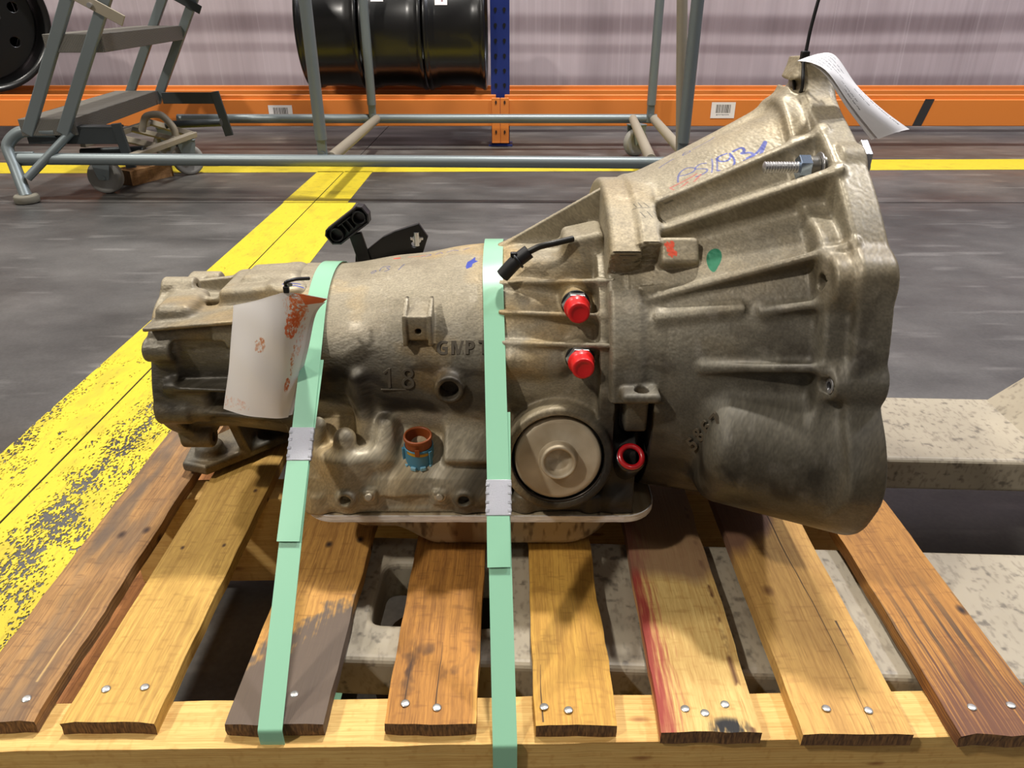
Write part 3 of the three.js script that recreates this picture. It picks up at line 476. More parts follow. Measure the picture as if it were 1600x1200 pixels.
const castMap = canvasTex(castW, castH, (c, W, H) => {
  const im = c.createImageData(W, H), d = im.data;
  for (let j = 0; j < H; j++) for (let i = 0; i < W; i++) {
    const u = (i + 0.5) / W, v = 1 - (j + 0.5) / H, R0 = 0.115 + 0.10 * ramp(0.53, 0.85, u), a = ((v - 0.5 * R0 + 1) % 1) * 360 - 90, X = u * 0.92 - 0.38 - 0.7 * (0.115 + 0.10 * ramp(0.53, 0.85, u));
    const n1 = fbm(u, v, 7, 12, 4, 201), n2 = fbm(u, v, 34, 60, 3, 207), n3 = vnoise(u * 700, v * 1000, 700, 1000, 213);
    // dust settles on what faces up, oil soaks what hangs below: broad, ragged dirt and painted shading
    let up = ramp(20, 70, a + 60 * (n1 - 0.5) + 20 * (n2 - 0.5)) * ramp(165, 120, a);
    const oil = clamp01((n1 - 0.5) * 1.8 + 0.55 * ramp(30, 5, a) + 1.0 * (n2 - 0.5));
    let r = 100, g = 95, b = 83;
    const shelf = ramp(-.21, -.19, X) * ramp(.0, -.03, X) * ramp(-32, -24, a) * ramp(4, -4, a + 8 * (n2 - .5)); up = max(up, shelf * (0.95 + 0.9 * (n1 - 0.4)));  // shelf painted paler so that it looks lit from above
    const under = ramp(30, 10, a) * ramp(.0, -.02, X) * ramp(-.205, -.195, X) * (1 - min(1, shelf * 1.3)) * (a > -60 ? 1 : 0); r -= 26 * under; g -= 28 * under; b -= 29 * under;  // lower barrel: brown grime plus painted shade
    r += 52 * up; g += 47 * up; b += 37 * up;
    r -= 34 * oil * (1 - up); g -= 34 * oil * (1 - up); b -= 33 * oil * (1 - up);
    const sv = clamp01(1.5 - abs(X - .042) / .045) * clamp01(1.6 - abs(a - 4) / 20); r += 56 * sv * (.4 + n1); g += 49 * sv * (.4 + n1); b += 36 * sv * (.4 + n1);  // servo housing lightened in the colour to look brightly lit
    const rust = clamp01((fbm(u, v, 12, 16, 4, 231) - 0.54) * 5) * (X < 0.08 ? 1 : 0.35); r += 18 * rust; g += 6 * rust; b -= 12 * rust;
    const grimy = clamp01((n2 - 0.55) * 6) * (1 - up * 0.6); r -= 20 * grimy; g -= 20 * grimy; b -= 18 * grimy;
    const bare = clamp01((fbm(u, v, 60, 90, 3, 241) - 0.68) * 8); r += 12 * bare; g += 12 * bare; b += 13 * bare;
    // black oil around the dipstick and the servo
    const ox = X - 0.118, oa = (a + 14) * 0.0026, wet = clamp01(1.5 - hypot(ox / 0.032, oa / 0.05) + 0.8 * (n2 - 0.5)); r = lerp(r, 30, wet * 0.85); g = lerp(g, 27, wet * 0.85); b = lerp(b, 24, wet * 0.85);
    const wet2 = clamp01(1.2 - abs(a + 32) / 5 + (n2 - 0.5)) * ramp(-0.1, 0.0, X) * (X < 0.14 ? 1 : 0); r = lerp(r, 34, wet2 * 0.8); g = lerp(g, 30, wet2 * 0.8); b = lerp(b, 26, wet2 * 0.8);
    const k = 0.90 + 0.20 * n3; const p = (j * W + i) * 4; d[p] = r * k; d[p + 1] = g * k; d[p + 2] = b * k; d[p + 3] = 255;
  }
  c.putImageData(im, 0, 0);
  // marker and paint written on the castings
  const at = (X, a, rad, draw) => { c.save(); c.translate(UX(X, rad) * W, (1 - VA(a, rad)) * H); c.scale((X > 0.1 ? 1.25 : 1) * W / 0.92 / 1000, H / (2 * PI * rad) / 1000); c.lineCap = c.lineJoin = 'round'; draw(); c.restore(); };   // 1 unit = 1 mm
  const pen = (col, w, ...strokes) => { c.strokeStyle = col; c.lineWidth = w; for (const s of strokes) { c.beginPath(); c.moveTo(s[0], s[1]); for (let i = 2; i < s.length; i += 2) if (i + 3 < s.length) { c.quadraticCurveTo(s[i], s[i + 1], (s[i] + s[i + 2]) / 2, (s[i + 1] + s[i + 3]) / 2); } else c.lineTo(s[i], s[i + 1]); c.stroke(); } };
  const blue = 'rgba(52,62,140,0.9)', faint = 'rgba(58,66,140,0.65)', red = 'rgba(170,70,60,0.55)';
  // "B 93 L" style scribble on the cone (about 60 mm long)
  at(0.182, 81.5, 0.214, () => { c.rotate(-0.16); c.scale(1.12, 1.12);
    pen(faint, 1.3, [-30, 9, -26, -2, -16, -8, -10, -2, -18, 3, -27, 1], [-16, 9, -8, 8, -4, 3, -9, 0, -13, -2, -6, -7, -2, -5]);
    pen(faint, 1.2, [-4, 9, 0, 2, 4, -8], [0, 9, 4, 1, 7, -7]);
    pen(blue, 1.5, [16, -9, 8, -9, 6, -2, 12, 1, 17, -4, 18, -10, 17, 2, 12, 10, 4, 12, 1, 9]);
    pen(blue, 2.1, [21, -9, 29, -12, 28, -5, 23, -3, 31, -2, 30, 5, 22, 6], [31, 8, 37, 2, 45, -8], [25, 4, 33, 3, 45, -9]);
  });
  at(0.163, 92, 0.205, () => { c.rotate(-0.28); pen(faint, 1.0, [-22, 6, -12, 2, -4, 0], [4, 2, 8, -4, 14, -3, 12, 2, 4, 2], [16, -2, 26, -4, 34, -5, 42, -9]); });
  at(0.158, 78, 0.2, () => { c.rotate(-0.3); pen(red, 1.6, [-12, -3, -9, 8, -3, 4], [-12, -4, 4, -6, 16, -9], [-4, 5, 6, -2, 2, 4, 12, -3, 18, -6], [-8, 2, 4, -3]); });
  at(0.1760, 53.5, 0.180, () => { c.fillStyle = 'rgba(20,112,78,0.92)'; c.beginPath(); c.moveTo(-5, 8); c.bezierCurveTo(-8, 0, -6, -12, 2, -13); c.bezierCurveTo(8, -13, 7, -2, 2, 5); c.bezierCurveTo(0, 9, -2, 14, -5, 8); c.fill(); });
  at(0.1375, 56, 0.186, () => { seed(77); c.fillStyle = 'rgba(226,88,60,0.9)'; for (let i = 0; i < 46; i++) { const yy = rr(-9, 7); c.beginPath(); c.ellipse(rr(-2.6, 2.6), yy, rr(0.6, 1.6), rr(0.8, 2.2), 0, 0, 7); c.fill(); } });
  at(-0.0404, 75, 0.123, () => { c.rotate(-0.5); c.fillStyle = 'rgba(36,54,160,0.92)'; c.beginPath(); c.moveTo(-7, 2); c.lineTo(-2, -4); c.lineTo(3, -5); c.lineTo(9, -8); c.lineTo(6, -2); c.lineTo(8, 1); c.lineTo(1, 2); c.lineTo(-2, 6); c.lineTo(-8, 6); c.fill(); });
  at(-0.121, 80, 0.112, () => { pen('rgba(60,68,130,0.75)', 0.9, [-22, 5, -17, 0, -16, 5, -21, 7], [-12, 4, -12, -3, -4, -5, 0, -2, -6, -1, 0, 3, -6, 6], [9, 5, 11, 0, 14, -6]); });
  at(-0.062, 92, 0.12, () => { pen('rgba(60,74,160,0.7)', 1.2, [-34, 4, -28, -4, -22, 2, -30, 5], [-18, 3, -14, -4, -10, 3], [-5, 2, 2, -3, 8, 2], [14, 2, 20, -3]); });
  at(-0.118, 93, 0.112, () => { c.fillStyle = 'rgba(214,70,50,0.85)'; c.fillRect(-4, -2, 8, 4); c.fillStyle = 'rgba(200,120,90,0.6)'; c.fillRect(12, -2, 20, 2.4); });
  at(-0.2195, 66, 0.116, () => { pen('rgba(48,60,140,0.85)', 1.6, [-6, 1, 0, -3, 6, -2], [-4, 3, 2, 1, 8, 2]); });
  at(0.128, 68, 0.2, () => { pen('rgba(60,58,50,0.7)', 0.7, [-20, -10, -18, -4], [-16, -11, -14, -4], [-12, -11, -9, -4], [-22, -2, -8, -3], [-16, 4, -13, 12], [-11, 3, -8, 12], [-6, 4, -3, 11], [2, -14, 9, -17], [3, -10, 10, -13]); });
});
castMap.wrapT = THREE.RepeatWrapping; castMap.wrapS = THREE.RepeatWrapping;
const castBump = tex(1024, 1024, (u, v) => 128 + 70 * (fbm(u, v, 120, 170, 3, 301) - 0.5) + 70 * (vnoise(u * 420, v * 600, 420, 600, 307) - 0.5) + 60 * (fbm(u, v, 20, 30, 3, 311) - 0.5), true);
const castRough = tex(512, 512, (u, v) => 130 + 120 * (fbm(u, v, 18, 26, 4, 321) - 0.4), true);
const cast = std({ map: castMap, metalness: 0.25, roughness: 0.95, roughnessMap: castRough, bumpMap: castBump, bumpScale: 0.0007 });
const H = 0.0021;
const bellMesh = mesh('bell_housing', unwrap(bell.mesh([.08, -.16, -.27], [.30, .31, .27], H)), cast, GB, 'wide ribbed bell housing with a bolt flange');
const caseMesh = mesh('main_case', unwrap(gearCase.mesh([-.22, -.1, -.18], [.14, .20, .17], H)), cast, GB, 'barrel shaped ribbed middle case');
const tailMesh = mesh('tail_housing', unwrap(tailCase.mesh([-.40, -.155, -.14], [-.195, .125, .12], H)), cast, GB, 'ribbed tail housing with a mount foot');
const panMap = tex(1024, 256, (u, v) => { const n = fbm(u, v, 16, 6, 4, 401), s = fbm(u, v, 60, 20, 3, 405); const st = clamp01((n - 0.5) * 4); let c = mix3([176, 160, 130], [112, 84, 54], st * 0.8); c = mix3(c, [60, 46, 34], clamp01((s - 0.6) * 5) * 0.6); return c; });
const planar = (g, s, ax = 0, ay = 1) => { const p = g.attributes.position, w = new Float32Array(p.count * 2); for (let i = 0; i < p.count; i++) { const q = [p.getX(i), p.getY(i), p.getZ(i)]; w[2 * i] = q[ax] * s + 0.5; w[2 * i + 1] = q[ay] * s + 0.5; } g.setAttribute('uv', new THREE.BufferAttribute(w, 2)); return g; };
mesh('oil_pan', planar(panField.mesh([-.215, -.165, -.165], [.15, -.08, .165], 0.0022), 2.6).translate(0, AX, 0), std({ map: panMap, metalness: 0.3, roughness: 0.5, bumpMap: castBump, bumpScale: 0.0003 }), GB, 'tan oil stained sump pan');
// worn lip of the pan, its bright reflection painted into the colour
const lipMap = tex(1024, 64, (u, v) => { const n = fbm(u, v, 50, 3, 4, 411); return mix3([226, 224, 222], [70, 60, 52], clamp01((n - 0.56) * 6)); });
{ const pts = [], hx = .1712, hz = .1536, r = .032; const arc = (cx, cz, a0) => { for (let i = 0; i <= 8; i++) { const a = a0 + i / 8 * PI / 2; pts.push([cx - .032 + r * cos(a), AX - .0965, cz - r * sin(a)]); } }; arc(hx - r, hz - r, -PI / 2); arc(hx - r, -hz + r, 0); arc(-hx + r, -hz + r, PI / 2); arc(-hx + r, hz - r, PI);
  const g = band(pts, 0.0072, 0.0012, [0, 1, 0], true); mesh('pan_lip', g, std({ map: lipMap, metalness: 0.25, roughness: 0.42 }), GB, 'worn metal lip of the sump with a painted pale sheen'); }
// raised casting letters
const font = await new FontLoader().loadAsync('fonts/droid/droid_sans_bold.typeface.json'), fontR = await new FontLoader().loadAsync('fonts/droid/droid_sans_regular.typeface.json');
function raised(str, X, a, r, size, dx, f = font, depth = 0.0020, tilt = 0, da = 0) {
  const L = []; [...str].forEach((ch, i) => { if (ch === ' ') return; const g = new TextGeometry(ch, { font: f, size, depth, curveSegments: 4, bevelEnabled: true, bevelThickness: 0.0003, bevelSize: 0.0002, bevelSegments: 1 }); g.translate(-size * 0.35, -size / 2, -depth * 0.35); g.rotateZ(tilt); g.rotateX(-(a + da * i) * deg); const p = P(X + dx * i, a + da * i, r(X + dx * i)); g.translate(p[0], p[1] + AX, p[2]); L.push(g); }); return merge(L);
}
const letterMat = std({ color: 0x50483b, metalness: 0.25, roughness: 0.6 });
mesh('cast_lettering', raised('GMPT', -.066, 30.6, (x) => caseR(x) , 0.0125, 0.0132), letterMat, caseMesh);
mesh('cast_number', [raised('18', -.116, 16.4, (x) => caseR(x), 0.0185, 0.0185, fontR), (() => { const g = rbox(.036, .0016, .0018, .0006); g.rotateX(-10.5 * deg); const p = P(-.105, 10.8, caseR(-.105)); return g.translate(p[0], p[1] + AX, p[2]); })()], letterMat, caseMesh);
mesh('cast_lettering', [['5', .1588, -.2, .1705], ['8', .1623, 3.6, .1745], ['6', .1657, 7.2, .1835], ['7', .1712, 10.0, .190]].map(([ch, x, a, r]) => { const g = new TextGeometry(ch, { font, size: .0115, depth: .003, curveSegments: 4, bevelEnabled: true, bevelThickness: .0003, bevelSize: .0002, bevelSegments: 1 }); g.translate(-.004, -.0058, -.0012); g.rotateZ(.95); g.rotateY(-.75); g.rotateX(-a * deg); const p = P(x, a, r); return g.translate(p[0], p[1] + AX, p[2]); }), letterMat, bellMesh);
// servo cover: plate with a rounded rim and a hub, snap ring in front
const sA = [.042, -.0270 + AX, .150], sB = [.042, -.0270 + AX + .1954, .150 + .981];
const steel = std({ color: 0x8f887a, metalness: 0.35, roughness: 0.55, bumpMap: castBump, bumpScale: 0.0003 });
const servoMap = tex(512, 64, (u, v) => { const n = fbm(u, v, 6, 6, 4, 431); return mix3([214, 202, 178], [156, 138, 110], n * 1.5 - 0.3); });
const servo = mesh('servo_cover', lathe([[0, .008], [.0095, .008], [.0118, .0088], [.0125, .016], [.0140, .0178], [.0158, .0172], [.0168, .015], [.0176, .0090], [.0185, .0082], [.0345, .0082], [.0385, .0070], [.0398, .0045], [.0398, -.004]], sA, sB, 72), std({ map: servoMap, metalness: 0.3, roughness: 0.55, bumpMap: castBump, bumpScale: 0.0002 }), GB, 'round servo cover with a raised hub');
const ringGeo = new THREE.TorusGeometry(.0432, .0012, 8, 80, PI * 1.9); ringGeo.rotateZ(-0.05); ringGeo.rotateX(-11 * deg);
mesh('snap_ring', ringGeo.translate(.042, -.0270 + AX + .0032, .150 + .0075), std({ color: 0x3c3630, metalness: 0.7, roughness: 0.35 }), GB);
mesh('servo_seal', lathe([[.0400, -.003], [.0426, -.003], [.0426, .001], [.0400, .001]], sA, sB, 64), std({ color: 0x0b0a09, roughness: 0.6 }), GB);
// red plugs in the cooler line ports
const redCap = phys({ color: 0xd61a1c, roughness: 0.38, clearcoat: 0.2 }), zinc = std({ color: 0xc4c4c6, metalness: 0.85, roughness: 0.28 });
for (const [x, y, z] of [[.0575, .1015, .0965], [.0605, .062, .1265]]) {
  const b = [x, y + AX, z], d = [x + .05, y + AX, z + 1];
  const k = mesh('port_plug', lathe([[.0072, .0085], [.0116, .0085], [.0118, .0095], [.0116, .0115], [.0102, .0122], [.0100, .0150], [.0099, .0222], [.0090, .0234], [.0068, .0236], [.0062, .0226], [0, .0224]], b, d, 36), redCap, GB, 'red plastic cap');
  mesh('hex_fitting', along(hexNut(.0122, .006, .006).translate(0, .0045, 0), b, d), zinc, k, 'silver hex fitting');
  mesh('seal_ring', lathe([[.009, -.001], [.0128, -.001], [.0131, .0002], [.0128, .0018], [.009, .0018]], b, d, 30), std({ color: 0x11100f, roughness: 0.5 }), k);
}
// electrical case connector: brown collar in a blue keyed sleeve
const cB = [-.0885, -.050 + AX, .126], cT = [-.0885, 1, .126 + .10];
const blueP = phys({ color: 0x44809a, roughness: 0.5 }), brownP = phys({ color: 0x8a4316, roughness: 0.5 });
{
  const con = mesh('case_connector', lathe([[.0120, 0], [.0158, 0], [.0160, .003], [.0162, .026], [.0160, .0275], [.0146, .0275], [.0146, .006]], cB, cT, 40), blueP, GB, 'blue round electrical connector');
  con.scale.setScalar(.86); con.position.set(...cB.map((q) => q * .14)); con.position.y -= .001;
  mesh('collar', lathe([[.0128, .010], [.0128, .0385], [.0136, .0402], [.0152, .0402], [.0158, .0390], [.0158, .0362], [.0147, .0355], [.0146, .012]], cB, cT, 44), brownP, con, 'rusty brown collar');
  mesh('contact_plate', lathe([[0, .022], [.0126, .022], [.0126, .020]], cB, cT, 30), std({ color: 0x8b6a4a, roughness: 0.6 }), con);
  const tabs = [], keys = []; for (let i = 0; i < 10; i++) { const a = i / 10 * 2 * PI + PI / 2; const g = rbox(.0062, .0045, .003, .0008); g.translate(0, .0055, .0172); g.rotateY(a); tabs.push(along(g, cB, cT)); }
  for (const a of [0.9, -1.3, 2.6]) { const g = rbox(.004, .018, .0028, .0008); g.translate(0, .017, .0172); g.rotateY(a); keys.push(along(g, cB, cT)); }
  mesh('lock_tab', tabs, phys({ color: 0x7db0c4, roughness: 0.5 }), con, 'pale blue lock tabs'); mesh('key_rib', keys, blueP, con);
  const g = rbox(.0052, .009, .0014, .0006); g.translate(0, .0275, .0166); g.rotateY(0.02); mesh('latch', along(g, cB, cT), brownP, con);
  const y = sheet((u, v) => { const a = -0.75 + u * 1.9; return [.0164 * sin(a), .020 + .0035 * v + 0.0035 * (1 - u), .0164 * cos(a)]; }, 24, 2, .0004); mesh('paint_mark', along(y, cB, cT), std({ color: 0xb98d1e, roughness: 0.6 }), con, 'ochre paint dab');
}
// black dipstick port with its red seal
{
  const a = [.1055, -.054 + AX, .132], b = [.1085, -.024 + AX, .156], dir = [b[0] + (b[0] - a[0]) + .004, b[1] + .026, b[2] + .024];
  const t = mesh('dipstick_port', lathe([[0, -.01], [.0135, -.01], [.014, .022], [.0142, .036], [.0128, .0385], [.0098, .0380], [.0098, .020], [0, .020]], a, b, 36), phys({ color: 0x0c0b0b, roughness: 0.28, clearcoat: 0.6 }), GB, 'oily black dipstick port');
  const s = new THREE.TorusGeometry(.0102, .0026, 12, 36).rotateX(PI / 2).translate(0, .0388, 0); mesh('seal_ring', along(s, a, b), phys({ color: 0xb3141c, roughness: 0.3, clearcoat: 0.5 }), t, 'red rubber seal');
}
// bolt through the flange, two nuts and washers on its thread
{
  const y = .221 + AX, z = .080, b = mesh('flange_bolt', (() => { const p = [[0, 0]]; const n = 24; for (let i = 0; i < n; i++) { const h = .0008 + i * .0023; p.push([.0036, h], [.0048, h + .0008], [.0048, h + .0012], [.0036, h + .0020]); } p.push([.0042, .058], [.0042, .09], [0, .09]); return lathe(p, [.213, y - .002, z], [.30, y - .002, z], 24); })(), zinc, GB, 'bright threaded bolt with nuts and washers');
  mesh('nut', along(hexNut(.0095, .0085, .004), [.2475, y - .002, z], [.3, y - .002, z]), std({ color: 0x9fb0c6, metalness: 0.9, roughness: 0.2 }), b);
  mesh('washer', [.2600, .2720].map((x) => lathe([[.0045, 0], [.0122, 0], [.0126, .0008], [.0122, .0016], [.0045, .0016]], [x, y - .002, z], [x + 1, y - .002, z], 32)), zinc, b);
  mesh('spacer', [lathe([[.0045, 0], [.0088, 0], [.0092, .001], [.0092, .0075], [.0088, .0085], [.0045, .0085]], [.2515, y - .002, z], [.3, y - .002, z], 24), lathe([[.0045, 0], [.0094, 0], [.0094, .0095], [.0045, .0095]], [.2618, y - .002, z], [.3, y - .002, z], 24)], std({ color: 0x6d6a63, metalness: 0.7, roughness: 0.4 }), b);
  mesh('bolt_head', along(hexNut(.0165, .005), [.2975, y + .002, z - .006], [.4, y + .001, z - .006]), zinc, b);
}
// sleeves in the flange holes
for (const [y, z] of [[.222 * sin(41.5 * deg), .222 * cos(41.5 * deg)], [.0735, .203]]) mesh('bushing', lathe([[.0036, 0], [.0062, 0], [.0064, .0015], [.0062, .002], [.0036, .002]], [.2535, y + AX, z], [.2, y + AX, z], 24), zinc, GB, 'bright steel bushing');
for (const x of [-.135, -.068]) mesh('pan_bolt', lathe([[0, .0045], [.0028, .0045], [.0034, .0038], [.0036, .001], [.0054, .0006], [.0056, 0]], [x, -.070 + AX, .1535], [x, -.070 + AX + .3, 1.15], 20), std({ color: 0xb8ad98, metalness: 0.6, roughness: 0.4 }), GB);
// vent hose: thick rubber sleeve, clamp and thin pipe along the case
const rubber = std({ color: 0x17171a, roughness: 0.55 });
{
  const h = mesh('vent_hose', [tube([[-.0088, .1195 + AX, .072], [.003, .1325 + AX, .072], [.0155, .1420 + AX, .070]], .0066, 24, 14)], rubber, GB, 'black rubber vent hose');
  mesh('vent_pipe', tube([[.0140, .141 + AX, .070], [.025, .1465 + AX, .070], [.038, .149 + AX, .068], [.056, .151 + AX, .060]], .0029, 30, 10), std({ color: 0x2a2926, roughness: 0.4, metalness: 0.4 }), h);
  const c = new THREE.TorusGeometry(.0074, .0014, 8, 24).rotateX(PI / 2); mesh('hose_clamp', [along(c, [.005, .1345 + AX, .0718], [.0155, .142 + AX, .070]), rbox(.006, .004, .005, .001).translate(.0015, .1405 + AX, .074)], std({ color: 0x0e0e10, roughness: 0.4 }), h);
}
// black shift cable bracket with its plastic clip, bolted on top of the case
{
  const blk = std({ color: 0x0d0d0f, roughness: 0.42, metalness: 0.3 });
  const bp = [[-.170, .085], [-.168, .101], [-.158, .1045], [-.137, .1205], [-.1245, .1265], [-.099, .1345], [-.0905, .121], [-.0960, .1055], [-.104, .090]];
  const g = extrude(bp, .004, .0008, [[-.1050, .1125, .0034]]); g.translate(0, AX, -.05);
  const br = mesh('cable_bracket', g, blk, GB, 'black metal cable bracket on top');
  mesh('bracket_bolt', [rod([-.1015, .1265 + AX, -.047], [-.1015, .1120 + AX, -.047], .0030, 14), lathe([[0, .002], [.0045, .002], [.005, 0]], [-.1015, .1185 + AX, -.048], [-.1015, .1185 + AX, 1], 16), rbox(.014, .0036, .0025, .001).translate(-.1015, .1195 + AX, -.0475)], zinc, br, 'bright clip nut');
  const tilt = 36 * deg, head = []; // clip: tray with ribs and two round cups
  const cx = -.1715, cy = .1345 + AX, cz = -.046;
  const put = (q, x, y, z) => { q.translate(x, y, z); q.rotateZ(tilt); q.translate(cx, cy, cz); return q; };
  const outline = [[-.025, .007], [-.021, .0105], [.021, .0105], [.025, .007], [.025, -.002], [.020, -.009], [-.018, -.009], [-.025, -.004]];
  const back = extrude(outline, .004, .0008); const hm = phys({ color: 0x141417, roughness: 0.35 });
  head.push(put(back, 0, 0, -.004));
  for (let i = 0; i < outline.length; i++) { const a = outline[i], b = outline[(i + 1) % outline.length], L = hypot(b[0] - a[0], b[1] - a[1]); const w = rbox(L + .0015, .0016, .013, .0005); w.rotateZ(atan2(b[1] - a[1], b[0] - a[0])); head.push(put(w, (a[0] + b[0]) / 2, (a[1] + b[1]) / 2, .002)); }
  for (const s of [-1, 1]) head.push(put(lathe([[.0058, -.004], [.0074, -.004], [.0074, .008], [.0058, .008], [.0058, -.004]], [0, 0, 0], [0, 0, 1], 24), s * .0155, .0005, 0));
  for (const x of [-.0035, .0035]) head.push(put(rbox(.0012, .012, .010, .0004), x, .001, .002));
  head.push(put(rbox(.018, .0013, .010, .0004), 0, .0068, .002));
  mesh('cable_clip', head, hm, br, 'black plastic clip');
  const arm = rbox(.014, .034, .005, .0012); arm.rotateZ(14 * deg); arm.translate(-.1625, .109 + AX, -.047); mesh('clip_arm', arm, blk, br);
}
// ---------- straps, seals, paper tags ----------
const strapMat = phys({ color: 0x93c9a8, roughness: 0.32, clearcoat: 0.35, clearcoatRoughness: 0.25, side: THREE.DoubleSide });
const sealMat = std({ color: 0xb9bac0, metalness: 0.75, roughness: 0.32, bumpMap: castBump, bumpScale: 0.0004 });
const AYW = 0.315, AZW = -0.72;
function strapPath(R, E, F, zBack) {                  // E: front edge corner, F: lowest point, both as [z, y] from the axis; closed loop round case and pallet
  const tang = (Z, Y, s) => { const d = hypot(Z, Y), th = atan2(Y, Z), a = Math.acos(R / d); return th + s * a; };
  const a0 = tang(E[0], E[1], 1), B = [zBack, E[1]], a1 = tang(B[0], B[1], -1) , pts = [];
  let a1p = a1; while (a1p < a0) a1p += 2 * PI;
  for (let i = 0; i <= 24; i++) { const a = lerp(a0, a1p, i / 24); pts.push([R * cos(a), R * sin(a)]); }
  const seg = (p, q, n) => { for (let i = 1; i <= n; i++) pts.push([lerp(p[0], q[0], i / n), lerp(p[1], q[1], i / n)]); };
  const round = (c, from, to, r, n = 5) => { for (let i = 0; i <= n; i++) { const a = lerp(from, to, i / n); pts.push([c[0] + r * cos(a), c[1] + r * sin(a)]); } };
  const k = 0.004;
  const inB = [B[0] + k, B[1] - k]; round(inB, 0.95 * PI / 1.4, PI, k + .0006);
  round([B[0] + k, F + k], PI, 1.5 * PI, k); round([E[0] - k, F + k], -PI / 2, 0, k); round([E[0] - k, E[1] - k], 0, 0.27 * PI, k + .0006);
  return { pts, a0 };
}
function strap(label, X0s, X1s, R, E, zBack, sealAt, tailUp, tailDown) {
  const t = thing('packing_strap', label, 'strap', [X0s, 0.02, -0.4], 0, 'green straps round gearbox and pallet');
  const { pts, a0 } = strapPath(R, E, -.298, zBack);
  const xOf = (z) => lerp(X0s, X1s, clamp01((z - .05) / .29));
  const w = pts.map(([z, y]) => [xOf(z) - X0s, y + AYW - 0.02, z + AZW + 0.4]);
  mesh('band', band(w, .0190, .0009, [1, 0, 0], true), strapMat, t);
  // on the free run in front: overlapping ends and the crimped seal
  const A = [R * cos(a0), R * sin(a0)], pt = (s, off = 0, dx = 0) => { const z = lerp(A[0], E[0], s), y = lerp(A[1], E[1], s), dz = E[0] - A[0], dy = E[1] - A[1], L = hypot(dz, dy); return [xOf(z) - X0s + dx, y - 0 + AYW - 0.02 + dz / L * off, z + AZW + 0.4 - dy / L * off]; };
  mesh('strap_end', band([pt(tailUp, -.0012, .0028), pt((tailUp + sealAt) / 2, -.0012, .0020), pt(sealAt, -.0010, .001)], .0188, .0008), strapMat, t);
  mesh('strap_end', band([pt(sealAt, .0012, -.0005), pt((tailDown + sealAt) / 2, .0014, -.001), pt(tailDown, .0022, -.0012)], .0192, .0008), strapMat, t);
  const dz = E[0] - A[0], dy = E[1] - A[1], c = pt(sealAt, .0004), ang = atan2(-dy, dz);
  const s = [rbox(.0218, .0036, .031, .0010)]; for (const q of [-.011, -.004, .004, .011]) for (const x of [-.0095, .0095]) s.push(rbox(.0034, .0044, .0030, .0006).translate(x, 0, q));
  const g = merge(s); g.rotateX(ang); g.translate(c[0], c[1], c[2]); mesh('seal', g, sealMat, t, 'crimped metal seal');
}
strap('green packing strap over the rear of the gearbox beside the orange smeared tag', -.1875, -.1868, .1045, [.3400, -.1535], -.418, .36, .13, .60);
strap('green packing strap round the middle of the gearbox left of the red caps', -.0185, -.0055, .1275, [.3440, -.1660], -.412, .47, .26, .63);

